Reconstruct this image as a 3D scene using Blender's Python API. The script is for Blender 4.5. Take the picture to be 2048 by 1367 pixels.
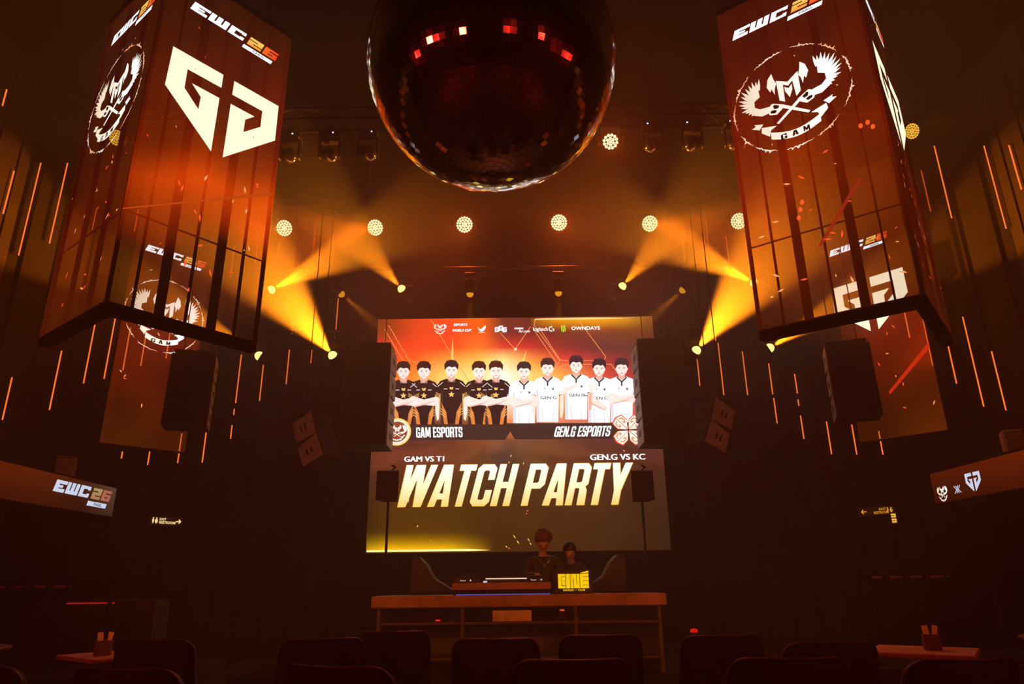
import bpy, math, random
from math import sin, cos, tan, pi, radians, sqrt, atan2, hypot
from mathutils import Vector, Matrix, noise
from mathutils.geometry import tessellate_polygon

random.seed(11)
SC = bpy.context.scene
for o in list(bpy.data.objects):
    bpy.data.objects.remove(o)
COL = SC.collection

# ---------------------------------------------------------------- camera, world, exposure
EYE = Vector((0, 0, 1.21))
FPX = 1402.0
TILT, ROLL = radians(18.97), radians(0.65)
CD = Vector((0, cos(TILT), sin(TILT)))
CU0 = Vector((0, -sin(TILT), cos(TILT)))
CR = Vector((1, 0, 0)) * cos(ROLL) - CU0 * sin(ROLL)
CU = CU0 * cos(ROLL) + Vector((1, 0, 0)) * sin(ROLL)
cam = bpy.data.cameras.new('camera')
cam.sensor_width = 36.0
cam.lens = 36.0 * FPX / 2048.0
cam.clip_start = 0.05
cam.clip_end = 100
camo = bpy.data.objects.new('camera', cam)
COL.objects.link(camo)
camo.matrix_world = Matrix(((CR.x, CU.x, -CD.x, EYE.x), (CR.y, CU.y, -CD.y, EYE.y), (CR.z, CU.z, -CD.z, EYE.z), (0, 0, 0, 1)))
SC.camera = camo

world = bpy.data.worlds.new('world')
SC.world = world
world.use_nodes = True
world.node_tree.nodes['Background'].inputs[0].default_value = (0, 0, 0, 1)
world.node_tree.nodes['Background'].inputs[1].default_value = 0.0

HAZE_DENSITY = 0.0095
CLOUD_DENSITY = 0.20
HAZE_G = 0.25
K_MOVER, K_WASH, K_RED = .78, .30, .24

vs = SC.view_settings
vs.view_transform = 'Standard'
vs.look = 'None'
vs.exposure = 0.0
vs.gamma = 1.0
vs.use_curve_mapping = False
cy = SC.cycles
cy.max_bounces = 5
cy.diffuse_bounces = 1
cy.glossy_bounces = 3
cy.transmission_bounces = 2
cy.volume_bounces = 0
cy.transparent_max_bounces = 24
cy.sample_clamp_indirect = 4.0
cy.use_denoising = True
cy.volume_step_rate = 1.0
cy.volume_max_steps = 64
cy.caustics_reflective = False
cy.caustics_refractive = False

# ---------------------------------------------------------------- helpers
def ray(px, py):
    return CR * (px - 1024) + CU * (683.5 - py) + CD * FPX
def at(px, py, Y):                      # the point of the plane y = Y seen at a pixel
    r = ray(px, py)
    return EYE + r * (Y / r.y)
def atz(px, py, Z):
    r = ray(px, py)
    return EYE + r * ((Z - EYE.z) / r.z)
def onplane(px, py, p, n):
    r = ray(px, py)
    return EYE + r * (n.dot(p - EYE) / n.dot(r))

def lin(c):
    c /= 255.0
    return c / 12.92 if c <= 0.04045 else ((c + 0.055) / 1.055) ** 2.4
def S(r, g, b):
    return (lin(r), lin(g), lin(b))
def mix(a, b, t):
    return tuple(x + (y - x) * t for x, y in zip(a, b))

MATS = {}
def pmat(name, col, rough=0.6, metal=0.0, noise_amt=0.25, scale=6.0, spec=0.5):
    if name in MATS: return MATS[name]
    m = bpy.data.materials.new(name); m.use_nodes = True
    nt = m.node_tree; b = nt.nodes['Principled BSDF']
    b.inputs['Roughness'].default_value = rough
    b.inputs['Metallic'].default_value = metal
    b.inputs['Specular IOR Level'].default_value = spec
    tc = nt.nodes.new('ShaderNodeTexCoord'); nz = nt.nodes.new('ShaderNodeTexNoise')
    nz.inputs['Scale'].default_value = scale; nz.inputs['Detail'].default_value = 4
    rp = nt.nodes.new('ShaderNodeValToRGB')
    c0 = tuple(x * (1 - noise_amt) for x in col); c1 = tuple(min(1, x * (1 + noise_amt)) for x in col)
    rp.color_ramp.elements[0].position = 0.3; rp.color_ramp.elements[1].position = 0.7
    rp.color_ramp.elements[0].color = (*c0, 1); rp.color_ramp.elements[1].color = (*c1, 1)
    nt.links.new(tc.outputs['Object'], nz.inputs['Vector']); nt.links.new(nz.outputs['Fac'], rp.inputs['Fac'])
    nt.links.new(rp.outputs['Color'], b.inputs['Base Color'])
    MATS[name] = m
    return m
def emat(name, col, strength, sampled=False):
    if name in MATS: return MATS[name]
    m = bpy.data.materials.new(name); m.use_nodes = True
    nt = m.node_tree; nt.nodes.remove(nt.nodes['Principled BSDF'])
    e = nt.nodes.new('ShaderNodeEmission'); e.inputs[0].default_value = (*col, 1); e.inputs[1].default_value = strength
    nt.links.new(e.outputs[0], nt.nodes['Material Output'].inputs[0])
    m.cycles.emission_sampling = 'AUTO' if sampled else 'NONE'
    MATS[name] = m
    return m
def vmat(name, strength, sampled=False, see_through=None, outward=False):
    """LED picture: emission takes its colour from the attribute 'Col'; see_through adds a clear mesh panel."""
    if name in MATS: return MATS[name]
    m = bpy.data.materials.new(name); m.use_nodes = True
    nt = m.node_tree; nt.nodes.remove(nt.nodes['Principled BSDF'])
    a = nt.nodes.new('ShaderNodeAttribute'); a.attribute_name = 'Col'
    e = nt.nodes.new('ShaderNodeEmission'); e.inputs[1].default_value = strength
    nt.links.new(a.outputs['Color'], e.inputs[0])
    out = e.outputs[0]
    if see_through is not None:
        t = nt.nodes.new('ShaderNodeBsdfTransparent'); t.inputs[0].default_value = (see_through,) * 3 + (1,)
        ad = nt.nodes.new('ShaderNodeAddShader')
        nt.links.new(e.outputs[0], ad.inputs[0]); nt.links.new(t.outputs[0], ad.inputs[1]); out = ad.outputs[0]
    if outward:                          # the diodes face outwards only; from inside one looks through the mesh
        ge = nt.nodes.new('ShaderNodeNewGeometry'); t2 = nt.nodes.new('ShaderNodeBsdfTransparent'); mx = nt.nodes.new('ShaderNodeMixShader')
        t2.inputs[0].default_value = (.9, .9, .9, 1)
        nt.links.new(ge.outputs['Backfacing'], mx.inputs[0]); nt.links.new(out, mx.inputs[1]); nt.links.new(t2.outputs[0], mx.inputs[2]); out = mx.outputs[0]
    nt.links.new(out, nt.nodes['Material Output'].inputs[0])
    m.cycles.emission_sampling = 'AUTO' if sampled else 'NONE'
    MATS[name] = m
    return m

class MB:
    def __init__(s): s.v = []; s.f = []; s.c = []; s.sm = []; s.col = None
    def add(s, vs_, fs, smooth=False, col=None):
        n = len(s.v); s.v += [tuple(p) for p in vs_]
        s.f += [tuple(i + n for i in f) for f in fs]; s.sm += [smooth] * len(fs)
        if col is not None: s.col = True
        s.c += ([col] * len(vs_)) if not isinstance(col, list) else col
        return s
    def box(s, c, d, M=None):
        M = M or Matrix.Identity(3); c = Vector(c)
        vs_ = [c + M @ Vector((x * d[0] / 2, y * d[1] / 2, z * d[2] / 2)) for x in (-1, 1) for y in (-1, 1) for z in (-1, 1)]
        return s.add(vs_, [(0, 1, 3, 2), (4, 6, 7, 5), (0, 4, 5, 1), (2, 3, 7, 6), (0, 2, 6, 4), (1, 5, 7, 3)])
    def bbox(s, c, d, b=0.01, M=None):
        """box with chamfered edges"""
        M = M or Matrix.Identity(3); c = Vector(c); hx, hy, hz = d[0] / 2, d[1] / 2, d[2] / 2
        b = min(b, hx * .9, hy * .9, hz * .9); vs_ = []; idx = {}
        for sx in (-1, 1):
            for sy in (-1, 1):
                for sz in (-1, 1):
                    for k, p in enumerate(((hx, hy - b, hz - b), (hx - b, hy, hz - b), (hx - b, hy - b, hz))):
                        idx[sx, sy, sz, k] = len(vs_); vs_.append(c + M @ Vector((sx * p[0], sy * p[1], sz * p[2])))
        fs = []
        for sx in (-1, 1): fs.append([idx[sx, a, b_, 0] for a, b_ in ((-1, -1), (1, -1), (1, 1), (-1, 1))][::sx])
        for sy in (-1, 1): fs.append([idx[a, sy, b_, 1] for a, b_ in ((-1, -1), (1, -1), (1, 1), (-1, 1))][::-sy])
        for sz in (-1, 1): fs.append([idx[a, b_, sz, 2] for a, b_ in ((-1, -1), (1, -1), (1, 1), (-1, 1))][::sz])
        for sx in (-1, 1):
            for sy in (-1, 1): fs.append([idx[sx, sy, -1, 0], idx[sx, sy, 1, 0], idx[sx, sy, 1, 1], idx[sx, sy, -1, 1]])
            for sz in (-1, 1): fs.append([idx[sx, -1, sz, 0], idx[sx, 1, sz, 0], idx[sx, 1, sz, 2], idx[sx, -1, sz, 2]])
        for sy in (-1, 1):
            for sz in (-1, 1): fs.append([idx[-1, sy, sz, 1], idx[1, sy, sz, 1], idx[1, sy, sz, 2], idx[-1, sy, sz, 2]])
        for sx in (-1, 1):
            for sy in (-1, 1):
                for sz in (-1, 1): fs.append([idx[sx, sy, sz, k] for k in range(3)])
        return s.add(vs_, fs)
    def cyl(s, p, q, r0, r1=None, n=12, caps=True):
        p = Vector(p); q = Vector(q); r1 = r0 if r1 is None else r1
        d = (q - p).normalized(); a = d.orthogonal().normalized(); b = d.cross(a); vs_ = []
        for k in range(n):
            t = 2 * pi * k / n; w = a * cos(t) + b * sin(t); vs_ += [p + w * r0, q + w * r1]
        s.add(vs_, [(2 * k, 2 * ((k + 1) % n), 2 * ((k + 1) % n) + 1, 2 * k + 1) for k in range(n)], True)
        if caps:
            s.add(vs_[0::2], [tuple(range(n))[::-1]]); s.add(vs_[1::2], [tuple(range(n))])
        return s
    def lathe(s, prof, c=(0, 0, 0), M=None, n=20, col=None):
        """prof: (radius, height) pairs along local z"""
        M = M or Matrix.Identity(3); c = Vector(c); vs_ = []; fs = []
        for r, h in prof:
            for k in range(n): vs_.append(c + M @ Vector((r * cos(2 * pi * k / n), r * sin(2 * pi * k / n), h)))
        for i in range(len(prof) - 1):
            for k in range(n): fs.append((i * n + k, i * n + (k + 1) % n, (i + 1) * n + (k + 1) % n, (i + 1) * n + k))
        s.add(vs_, fs, True, col)
        if prof[0][0] > 1e-4: s.add(vs_[:n], [tuple(range(n))[::-1]], False, col)
        if prof[-1][0] > 1e-4: s.add(vs_[-n:], [tuple(range(n))], False, col)
        return s
    def tube(s, pts, r, n=8):
        for a, b in zip(pts[:-1], pts[1:]): s.cyl(a, b, r, n=n)
        return s
    def prism(s, poly, p0, u, v, w, depth):
        """2-D outline extruded along w"""
        p0 = Vector(p0); u = Vector(u); v = Vector(v); w = Vector(w); n = len(poly)
        A = [p0 + u * x + v * y for x, y in poly]; B = [p + w * depth for p in A]
        s.add(A + B, [(k, (k + 1) % n, n + (k + 1) % n, n + k) for k in range(n)])
        tr = tessellate_polygon([[Vector((x, y, 0)) for x, y in poly]])
        s.add(A, [tuple(t) for t in tr]); s.add(B, [tuple(t)[::-1] for t in tr])
        return s
    def build(s, name, mat, parent=None):
        me = bpy.data.meshes.new(name); me.from_pydata(s.v, [], s.f); me.update()
        if s.col:
            at_ = me.color_attributes.new('Col', 'FLOAT_COLOR', 'POINT')
            for i, c in enumerate(s.c): at_.data[i].color = (*(c or (0, 0, 0)), 1)
        me.polygons.foreach_set('use_smooth', s.sm)
        if mat: me.materials.append(mat)
        o = bpy.data.objects.new(name, me); COL.objects.link(o)
        if parent is not None: o.parent = parent
        return o

def tag(o, label=None, cat=None, group=None, kind=None):
    if label: o['label'] = label
    if cat: o['category'] = cat
    if group: o['group'] = group
    if kind: o['kind'] = kind
    return o
def thing(name, label, cat, loc=(0, 0, 0), rz=0.0, group=None):
    o = bpy.data.objects.new(name, None); o.empty_display_size = .1; COL.objects.link(o)
    o.location = loc; o.rotation_euler = (0, 0, rz)
    return tag(o, label, cat, group)
def struct(name, mb, mat, label=None):
    o = mb.build(name, mat); o['kind'] = 'structure'
    if label: o['label'] = label
    return o
def copy_thing(root, loc, rz, label=None, group=None):
    r = root.copy(); COL.objects.link(r); r.location = loc; r.rotation_euler = (0, 0, rz)
    if label: r['label'] = label
    if group: r['group'] = group
    for ch in list(root.children):
        c = ch.copy(); COL.objects.link(c); c.parent = r
        for g in list(ch.children):
            d = g.copy(); COL.objects.link(d); d.parent = c
    return r
def look(d, up=(0, 0, 1)):
    """rotation whose local z points along d"""
    z = Vector(d).normalized(); x = Vector(up).cross(z)
    if x.length < 1e-4: x = Vector((1, 0, 0))
    x.normalize(); y = z.cross(x)
    return Matrix((x, y, z)).transposed()
def spot(name, loc, d, power, col, angle, blend=0.35, radius=0.04, parent=None):
    l = bpy.data.lights.new(name, 'SPOT'); l.energy = power; l.color = col; l.spot_size = radians(angle); l.spot_blend = blend
    l.shadow_soft_size = radius
    o = bpy.data.objects.new(name, l); COL.objects.link(o)
    M = look(-Vector(d)).to_4x4(); M.translation = Vector(loc)
    o.matrix_basis = M
    if parent is not None: o.parent = parent
    return o

# flat graphics for screens, signs and labels -------------------------------------------------
class GFX:
    """polygons on a plane: origin o, unit axes u (right) and v (up), n towards the viewer"""
    def __init__(s, o, u, v, n, step=0.0025):
        s.o, s.u, s.v, s.n, s.step = Vector(o), Vector(u), Vector(v), Vector(n), step; s.mb = MB()
    def P(s, x, y, k): return s.o + s.u * x + s.v * y + s.n * (k * s.step)
    def poly(s, pts, col, k=1, holes=()):
        loops = [[Vector((x, y, 0)) for x, y in pts]] + [[Vector((x, y, 0)) for x, y in h] for h in holes]
        flat = [p for l in loops for p in l]
        tr = tessellate_polygon(loops)
        cs = [col((p.x, p.y)) if callable(col) else col for p in flat]
        fs = []
        for t in tr:
            a, b, c = (flat[i] for i in t)
            fs.append(tuple(t) if (b - a).cross(c - a).z > 0 else tuple(t)[::-1])
        s.mb.add([s.P(p.x, p.y, k) for p in flat], fs, False, cs)
    def rect(s, x0, y0, x1, y1, col, k=1): s.poly([(x0, y0), (x1, y0), (x1, y1), (x0, y1)], col, k)
    def line(s, pts, w, col, k=1):
        for (x0, y0), (x1, y1) in zip(pts[:-1], pts[1:]):
            l = hypot(x1 - x0, y1 - y0) or 1; nx, ny = -(y1 - y0) / l * w / 2, (x1 - x0) / l * w / 2
            s.poly([(x0 + nx, y0 + ny), (x0 - nx, y0 - ny), (x1 - nx, y1 - ny), (x1 + nx, y1 + ny)], col, k)
    def disc(s, x, y, rx, ry, col, k=1, n=20):
        s.poly([(x + rx * cos(2 * pi * i / n), y + ry * sin(2 * pi * i / n)) for i in range(n)], col, k)
    def grid(s, x0, y0, x1, y1, nx, ny, f, k=0):
        vs_ = []; cs = []
        for j in range(ny + 1):
            for i in range(nx + 1):
                x = x0 + (x1 - x0) * i / nx; y = y0 + (y1 - y0) * j / ny
                vs_.append(s.P(x, y, k)); cs.append(f(x, y))
        s.mb.add(vs_, [(j * (nx + 1) + i, j * (nx + 1) + i + 1, (j + 1) * (nx + 1) + i + 1, (j + 1) * (nx + 1) + i) for j in range(ny) for i in range(nx)], False, cs)
    def text(s, txt, x, y, h, col, k=1, sx=1.0, shear=0.0, bold=0.0, align='LEFT', rot=0.0):
        cu = bpy.data.curves.new('t', 'FONT'); cu.body = txt; cu.size = 1.0; cu.align_x = align; cu.offset = bold; cu.shear = 0; cu.resolution_u = 3
        ob = bpy.data.objects.new('t', cu); COL.objects.link(ob)
        dg = bpy.context.evaluated_depsgraph_get(); me = ob.evaluated_get(dg).to_mesh()
        sc_ = h / 0.73; n0 = []
        for v in me.vertices:
            a = v.co.x * sc_ * sx + v.co.y * sc_ * shear; b = v.co.y * sc_
            n0.append((x + a * cos(rot) - b * sin(rot), y + a * sin(rot) + b * cos(rot)))
        cs = [col(p) if callable(col) else col for p in n0]
        s.mb.add([s.P(a, b, k) for a, b in n0], [tuple(p.vertices) for p in me.polygons], False, cs)
        ob.evaluated_get(dg).to_mesh_clear(); bpy.data.objects.remove(ob); bpy.data.curves.remove(cu)
    def build(s, name, mat, parent=None): return s.mb.build(name, mat, parent)
    def fresh(s):
        g = GFX(s.o, s.u, s.v, s.n, s.step); return g

# condensed poster capitals, height 1 --------------------------------------------------------
def _st(p, q, t): return [(p[0] - t / 2, p[1]), (p[0] + t / 2, p[1]), (q[0] + t / 2, q[1]), (q[0] - t / 2, q[1])]
def _rc(a, b, c, d): return [(a, b), (c, b), (c, d), (a, d)]
def glyph(ch):
    s, b, w = .175, .15, .5
    if ch == 'W': return .80, [(_st((.17, 0), (.09, 1), .18), ()), (_st((.20, 0), (.35, 1), .17), ()), (_st((.56, 0), (.43, 1), .17), ()), (_st((.59, 0), (.74, 1), .18), ())]
    if ch == 'A': return .54, [(_st((.09, 0), (.23, 1), .18), ()), (_st((.45, 0), (.31, 1), .18), ()), (_rc(.13, .17, .41, .31), ())]
    if ch == 'T': return .44, [(_rc(0, 1 - b, .44, 1), ()), (_rc(.13, 0, .31, .9), ())]
    if ch == 'I': return .19, [(_rc(0, 0, .185, 1), ())]
    if ch == 'E': return .40, [(_rc(0, 0, s, 1), ()), (_rc(0, 0, .4, b), ()), (_rc(0, .43, .37, .57), ()), (_rc(0, 1 - b, .4, 1), ())]
    if ch == 'H': return .5, [(_rc(0, 0, s, 1), ()), (_rc(w - s, 0, w, 1), ()), (_rc(.1, .42, .4, .57), ())]
    if ch == 'N': return .52, [(_rc(0, 0, .16, 1), ()), (_rc(.36, 0, .52, 1), ()), (_st((.42, 0), (.10, 1), .18), ())]
    if ch == 'M': return .66, [(_rc(0, 0, .16, 1), ()), (_rc(.5, 0, .66, 1), ()), (_st((.33, .1), (.12, 1), .18), ()), (_st((.33, .1), (.54, 1), .18), ())]
    if ch == 'Y': return .52, [(_st((.26, .35), (.09, 1), .19), ()), (_st((.26, .35), (.43, 1), .19), ()), (_rc(.17, 0, .35, .45), ())]
    if ch == '.': return .2, [(_rc(0.02, 0, .17, .17), ())]
    if ch == ' ': return .2, []
    r = .10
    outer = [(r, 0), (w - r, 0), (w, r), (w, 1 - r), (w - r, 1), (r, 1), (0, 1 - r), (0, r)]
    hole = [(s, b + .03), (s + .03, b), (w - s - .03, b), (w - s, b + .03), (w - s, 1 - b - .03), (w - s - .03, 1 - b), (s + .03, 1 - b), (s, 1 - b - .03)]
    if ch == 'O': return w, [(outer, (hole,))]
    if ch == 'C': return w, [([(w, .62), (w, 1 - r), (w - r, 1), (r, 1), (0, 1 - r), (0, r), (r, 0), (w - r, 0), (w, r), (w, .38), (w - s, .38), (w - s, b + .03), (w - s - .03, b), (s + .03, b), (s, b + .03), (s, .97 - b), (s + .03, 1 - b), (w - s - .03, 1 - b), (w - s, .97 - b), (w - s, .62)], ())]
    if ch == 'G': return w, [([(w, .66), (w, 1 - r), (w - r, 1), (r, 1), (0, 1 - r), (0, r), (r, 0), (w, 0), (w, .52), (w * .5, .52), (w * .5, .39), (w - s, .39), (w - s, b + .03), (w - s - .03, b), (s + .03, b), (s, b + .03), (s, .97 - b), (s + .03, 1 - b), (w - s - .03, 1 - b), (w - s, .97 - b), (w - s, .66)], ())]
    if ch == 'S': return w, [([(0, .34), (0, r), (r, 0), (w - r, 0), (w, r), (w, .45), (w - r, .56), (s + .02, .60), (s, .64), (s, .83), (s + .03, .86), (w - s - .02, .86), (w - s, .83), (w - s, .66), (w, .66), (w, 1 - r), (w - r, 1), (r, 1), (0, 1 - r), (0, .56), (r, .45), (w - s - .02, .41), (w - s, .37), (w - s, .17), (w - s - .03, .14), (s + .02, .14), (s, .17), (s, .34)], ())]
    if ch in 'PR':
        pl = [(_rc(0, 0, s, 1), ()), ([(0, .40), (w - r, .40), (w, .50), (w, 1 - r), (w - r, 1), (0, 1)], ([(s, .54), (w - s - .03, .54), (w - s, .57), (w - s, .83), (w - s - .03, .86), (s, .86)],))]
        if ch == 'R': pl.append(([(w - s - .02, 0), (w + .01, 0), (w - .01, .36), (w - .08, .46), (w - s - .08, .46), (w - s - .03, .38)], ()))
        return w, pl
    return .4, []
def poster(g, txt, x, y, h, col, k, width=None, slant=0.25, gap=.06, track=None):
    adv = sum(glyph(c)[0] + gap for c in txt) - gap
    sx = (width / (adv * h)) if width else 1.0
    cx = 0.0
    for c in txt:
        w, pl = glyph(c)
        for out, holes in pl:
            f = lambda p: (x + (cx + p[0]) * h * sx + p[1] * h * slant, y + p[1] * h)
            g.poly([f(p) for p in out], col, k, [[f(p) for p in hh] for hh in holes])
        cx += w + gap

WHITE = (1.25, 1.22, 1.15)
CREAM = S(255, 240, 205)
CREAM = tuple(c * 1.25 for c in CREAM)

def ewc_logo(g, x, y, k=2, sc=1.0, white=(1.25, 1.3, 1.4)):
    """EWC26 PARIS: x, y = lower left corner of the E, 1.16 m wide at sc = 1"""
    H = .13; sl = .34
    def R(a, b, c, d, col, kk=k):
        g.poly([(x + sc * (px + sl * py), y + sc * py) for px, py in ((a, b), (c, b), (c, d), (a, d))], col, kk)
    E = 0.0
    R(0, 0, .07, H, white); R(0, 0, .19, .04, white); R(0, .05, .145, .078, white); R(0, .092, .20, H, white)
    for a in (.212, .294, .376): R(a, 0, a + .062, H, white)
    R(.212, 0, .438, .038, white)
    R(.462, 0, .53, H, white); R(.462, 0, .66, .035, white); R(.61, 0, .66, .048, white); R(.462, .095, .66, H, white); R(.61, .085, .66, H, white)
    dm = min(1.0, white[0] / 1.1); gy = S(120, 95, 85)
    ca, cb, cc, cd = (mix(gy, c, dm ** 2) for c in (S(255, 215, 110), S(255, 165, 60), S(255, 110, 40), S(240, 60, 30)))
    two = lambda p: mix(cb, ca, min(1, max(0, (p[1] - y) / (H * sc))))
    six = lambda p: mix(cc, cd, min(1, max(0, (p[0] - x) / sc - .95) / .2))
    R(.715, .095, .90, H, two); R(.83, .05, .90, H, two); R(.715, .048, .90, .082, two); R(.715, 0, .785, .078, two); R(.715, 0, .90, .034, two)
    R(.925, 0, .99, H, six); R(.925, .097, 1.11, H, six); R(.925, .05, 1.11, .08, six); R(1.05, 0, 1.11, .08, six); R(.925, 0, 1.11, .034, six)
    R(.69, -.085, 1.085, -.03, white)
    g.text('PARIS', x + sc * .80, y - sc * .075, sc * .034, (.02, .02, .03), k + 1, sx=1.35, bold=.015)

GEN_L = [(-.665, .52), (-.07, .52), (-.07, .335), (-.475, .335), (-.475, .085), (-.29, -.09), (-.285, .075), (-.405, .19), (-.075, .19), (-.08, -.53), (-.68, 0)]
GEN_R = [(.07, .52), (.67, .52), (.675, .02), (.06, -.535), (.065, .195), (.375, .195), (.265, .09), (.262, -.085), (.465, .1), (.465, .325), (.067, .325)]
def shield_logo(g, x, y, sc, col, k=2):
    for pl in (GEN_L, GEN_R): g.poly([(x + px * sc, y + py * sc) for px, py in pl], col, k)

def flame_emblem(g, x, y, sc, k=2, ring=True, rnd=None, ink=(.02, .003, .0), simple=False):
    """round emblem: burning ring, winged revolvers, horned M, ribbon with GAM"""
    rnd = rnd or random.Random(5)
    T = lambda pts, mx=1: [(x + sc * mx * a, y + sc * b) for a, b in pts][::mx]
    cw = tuple(c * 1.0 for c in CREAM)
    def cg(p): return mix(tuple(c * .95 for c in S(255, 225, 190)), WHITE, min(1, max(0, ((p[0] - x) / sc + .6))))
    if ring:
        a = 0.0
        while a < 2 * pi - .05:
            L = rnd.uniform(.35, .62); n = 22; inn = []; ou = []
            for i in range(n + 1):
                t = a + L * i / n; e = sin(pi * i / n)
                r0 = .655 + rnd.uniform(-.008, .008)
                inn.append((cos(t) * (r0 - .006 * e), sin(t) * (r0 - .006 * e))); q = r0 + .006 * e + (rnd.random() ** 6) * .045 * e
                ou.append((cos(t) * q, sin(t) * q))
            cr = mix(S(255, 165, 110), S(255, 240, 220), rnd.random())
            for i in range(n): g.poly(T([inn[i], inn[i + 1], ou[i + 1], ou[i]][::-1]), tuple(c * 1.1 for c in cr), k)
            a += L + rnd.choice((.02, .05, .12))
    for mx in (1, -1):
        spine = [(.24, -.05), (.33, -.045), (.41, .0), (.445, .07), (.44, .15), (.40, .20), (.34, .25)]
        inner = [(.24, -.02), (.35, .0), (.405, .05), (.40, .125), (.33, .165), (.335, .25)]
        g.poly(T([(.23, -.10), (.34, -.105), (.43, -.05), (.475, .05), (.47, .16), (.42, .26), (.36, .31), (.335, .25), (.33, .165), (.40, .125), (.405, .05), (.35, 0), (.22, -.02)], mx), cg, k)
        N = 17
        for i in range(N):
            t = i / (N - 1); th = radians(-112 + 216 * t)
            cxx, cyy = .40 - .05 * t, .04 + .16 * t
            rr_ = .165 + .045 * sin(pi * t) + .012 * sin(i * 2.4)
            r0 = rr_ * .35; dx, dy = cos(th), sin(th); wx, wy = -dy * .019, dx * .019
            bend = .03 * (1 - t) + .045
            pts = [(cxx + dx * r0 - wx, cyy + dy * r0 - wy), (cxx + dx * rr_ * .7 - wx * .9, cyy + dy * rr_ * .7 - wy * .9 + bend * .4), (cxx + dx * rr_, min(.44, cyy + dy * rr_ + bend)), (cxx + dx * rr_ * .68 + wx * .8, min(.435, cyy + dy * rr_ * .68 + wy * .8 + bend * .45)), (cxx + dx * r0 + wx, cyy + dy * r0 + wy)]
            g.poly(T(pts, mx), cg, k)
        g.poly(T([(.163, .41), (.215, .35), (.238, .25), (.205, .165), (.185, .2), (.16, .11), (.15, .19), (.126, .25), (.15, .33)][::-1], mx), cg, k)
        g.poly(T([(-.19, -.27), (-.165, -.29), (.10, -.10), (.08, -.065)], mx), cg, k)
        g.poly(T([(.08, -.06), (.10, -.11), (.17, -.16), (.25, -.13), (.27, -.06), (.22, .0), (.20, .005)], mx), cg, k)
        g.poly(T([(.13, -.055), (.145, -.085), (.19, -.075), (.20, -.03), (.18, -.02)], mx), ink, k + 1)
        g.poly(T([(.16, -.105), (.185, -.135), (.235, -.115), (.235, -.085), (.20, -.085)], mx), ink, k + 1)
        g.poly(T([(.19, -.30), (.36, -.255), (.37, -.325), (.285, -.405), (.26, -.33)], mx), cg, k)
        g.poly(T([(.335, -.215), (.44, -.18), (.425, -.21), (.475, -.225), (.385, -.275), (.37, -.25)][::-1], mx), cg, k)
    g.poly(T([(-.125, .29), (0, .215), (.125, .30), (.125, .03), (.07, -.02), (.053, .205), (0, .16), (-.055, .2), (-.06, -.035), (-.118, .01)][::-1]), cg, k)
    g.poly(T([(-.045, .165), (0, .125), (.042, .165), (.038, .09), (-.002, .0), (-.042, .10)][::-1]), cg, k)
    n = 12
    top = [(-.27 + .55 * i / n, -.36 - .075 * sin(pi * i / n)) for i in range(n + 1)]
    for i in range(n):
        (a0, b0), (a1, b1) = top[i], top[i + 1]
        g.poly(T([(a0, b0 - .095), (a1, b1 - .095), (a1, b1), (a0, b0)]), cg, k + 1)
    for i, ch in enumerate('GAM'):
        hh = sc * .066
        poster(g, ch, x + sc * (-.165 + .125 * i), y + sc * (-.512 + .004 * abs(i - 1)), hh, ink, k + 2, hh * 1.05, 0)

def sparks(g, pts, k=3, size=.02, cols=((255, 90, 40), (255, 170, 110))):
    for x, y in pts:
        a = random.uniform(0, pi); L = size * random.uniform(.6, 1.6); w = size * .35
        c = S(*random.choice(cols))
        ux, uy = cos(a), sin(a)
        g.poly([(x - ux * L, y - uy * L), (x + uy * w, y - ux * w), (x + ux * L, y + uy * L), (x - uy * w, y + ux * w)], c, k)
# ================================================================ room
M_WALL = pmat('dark_panelling', (.009, .006, .0055), .8, 0, .3, 3, .12)
M_BLACK = pmat('black_paint', (.0028, .0025, .0025), .8, 0, .25, 6, .12)
M_METAL = pmat('black_metal', (.007, .007, .008), .5, .3, .2, 6, .3)
M_DRAPE = pmat('black_drape', (.018, .012, .012), .95)
M_FLOOR = pmat('dark_floor', (.035, .02, .018), .45, 0, .35, 8)
CEIL = 9.3
struct('floor', MB().box((0, 5.2, -.1), (16.2, 19.0, .2)), M_FLOOR)
struct('ceiling', MB().box((0, 5.2, CEIL + .1), (16.2, 19.0, .2)), M_BLACK)
def ribs(mb, p, q, n, pitch):
    p, q, n = Vector(p), Vector(q), Vector(n); d = q - p; L = d.length; d.normalize()
    M = Matrix((d, n, Vector((0, 0, 1)))).transposed()
    mb.box(p + d * L / 2 - n * .1 + Vector((0, 0, CEIL / 2)), (L, .2, CEIL), M)
    k = pitch / 2
    while k < L:
        mb.box(p + d * k + n * .012 + Vector((0, 0, CEIL / 2)), (.05, .03, CEIL - .02), M); k += pitch
    return mb
WPTS = {-1: ((-7.8, -4.0), (-7.8, 9.8), (-3.4, 14.5)), 1: ((7.8, -4.0), (7.8, 9.8), (3.4, 14.5))}
WALLN = {}
for sgn, nm in ((-1, 'left'), (1, 'right')):
    a, b, c = WPTS[sgn]
    n1 = Vector((-sgn, 0, 0)); d = Vector((c[0] - b[0], c[1] - b[1], 0)).normalized(); n2 = Vector((d.y, -d.x, 0)) * (1 if sgn < 0 else -1)
    WALLN[sgn] = (n1, n2)
    struct('wall_' + nm, ribs(MB(), (*a, 0), (*b, 0), n1, .46), M_WALL)
    struct('wall_' + nm + '_angled', ribs(MB(), (*b, 0), (*c, 0), n2, .46), M_WALL)
struct('wall_stage', ribs(MB(), (-3.6, 14.5, 0), (3.6, 14.5, 0), (0, -1, 0), .6), M_BLACK)
struct('wall_back', ribs(MB(), (-7.9, -4, 0), (7.9, -4, 0), (0, 1, 0), .6), M_WALL)
struct('floor_stage', MB().box((0, 11.75, .075), (6.9, 5.1, .15)), M_BLACK)
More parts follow.
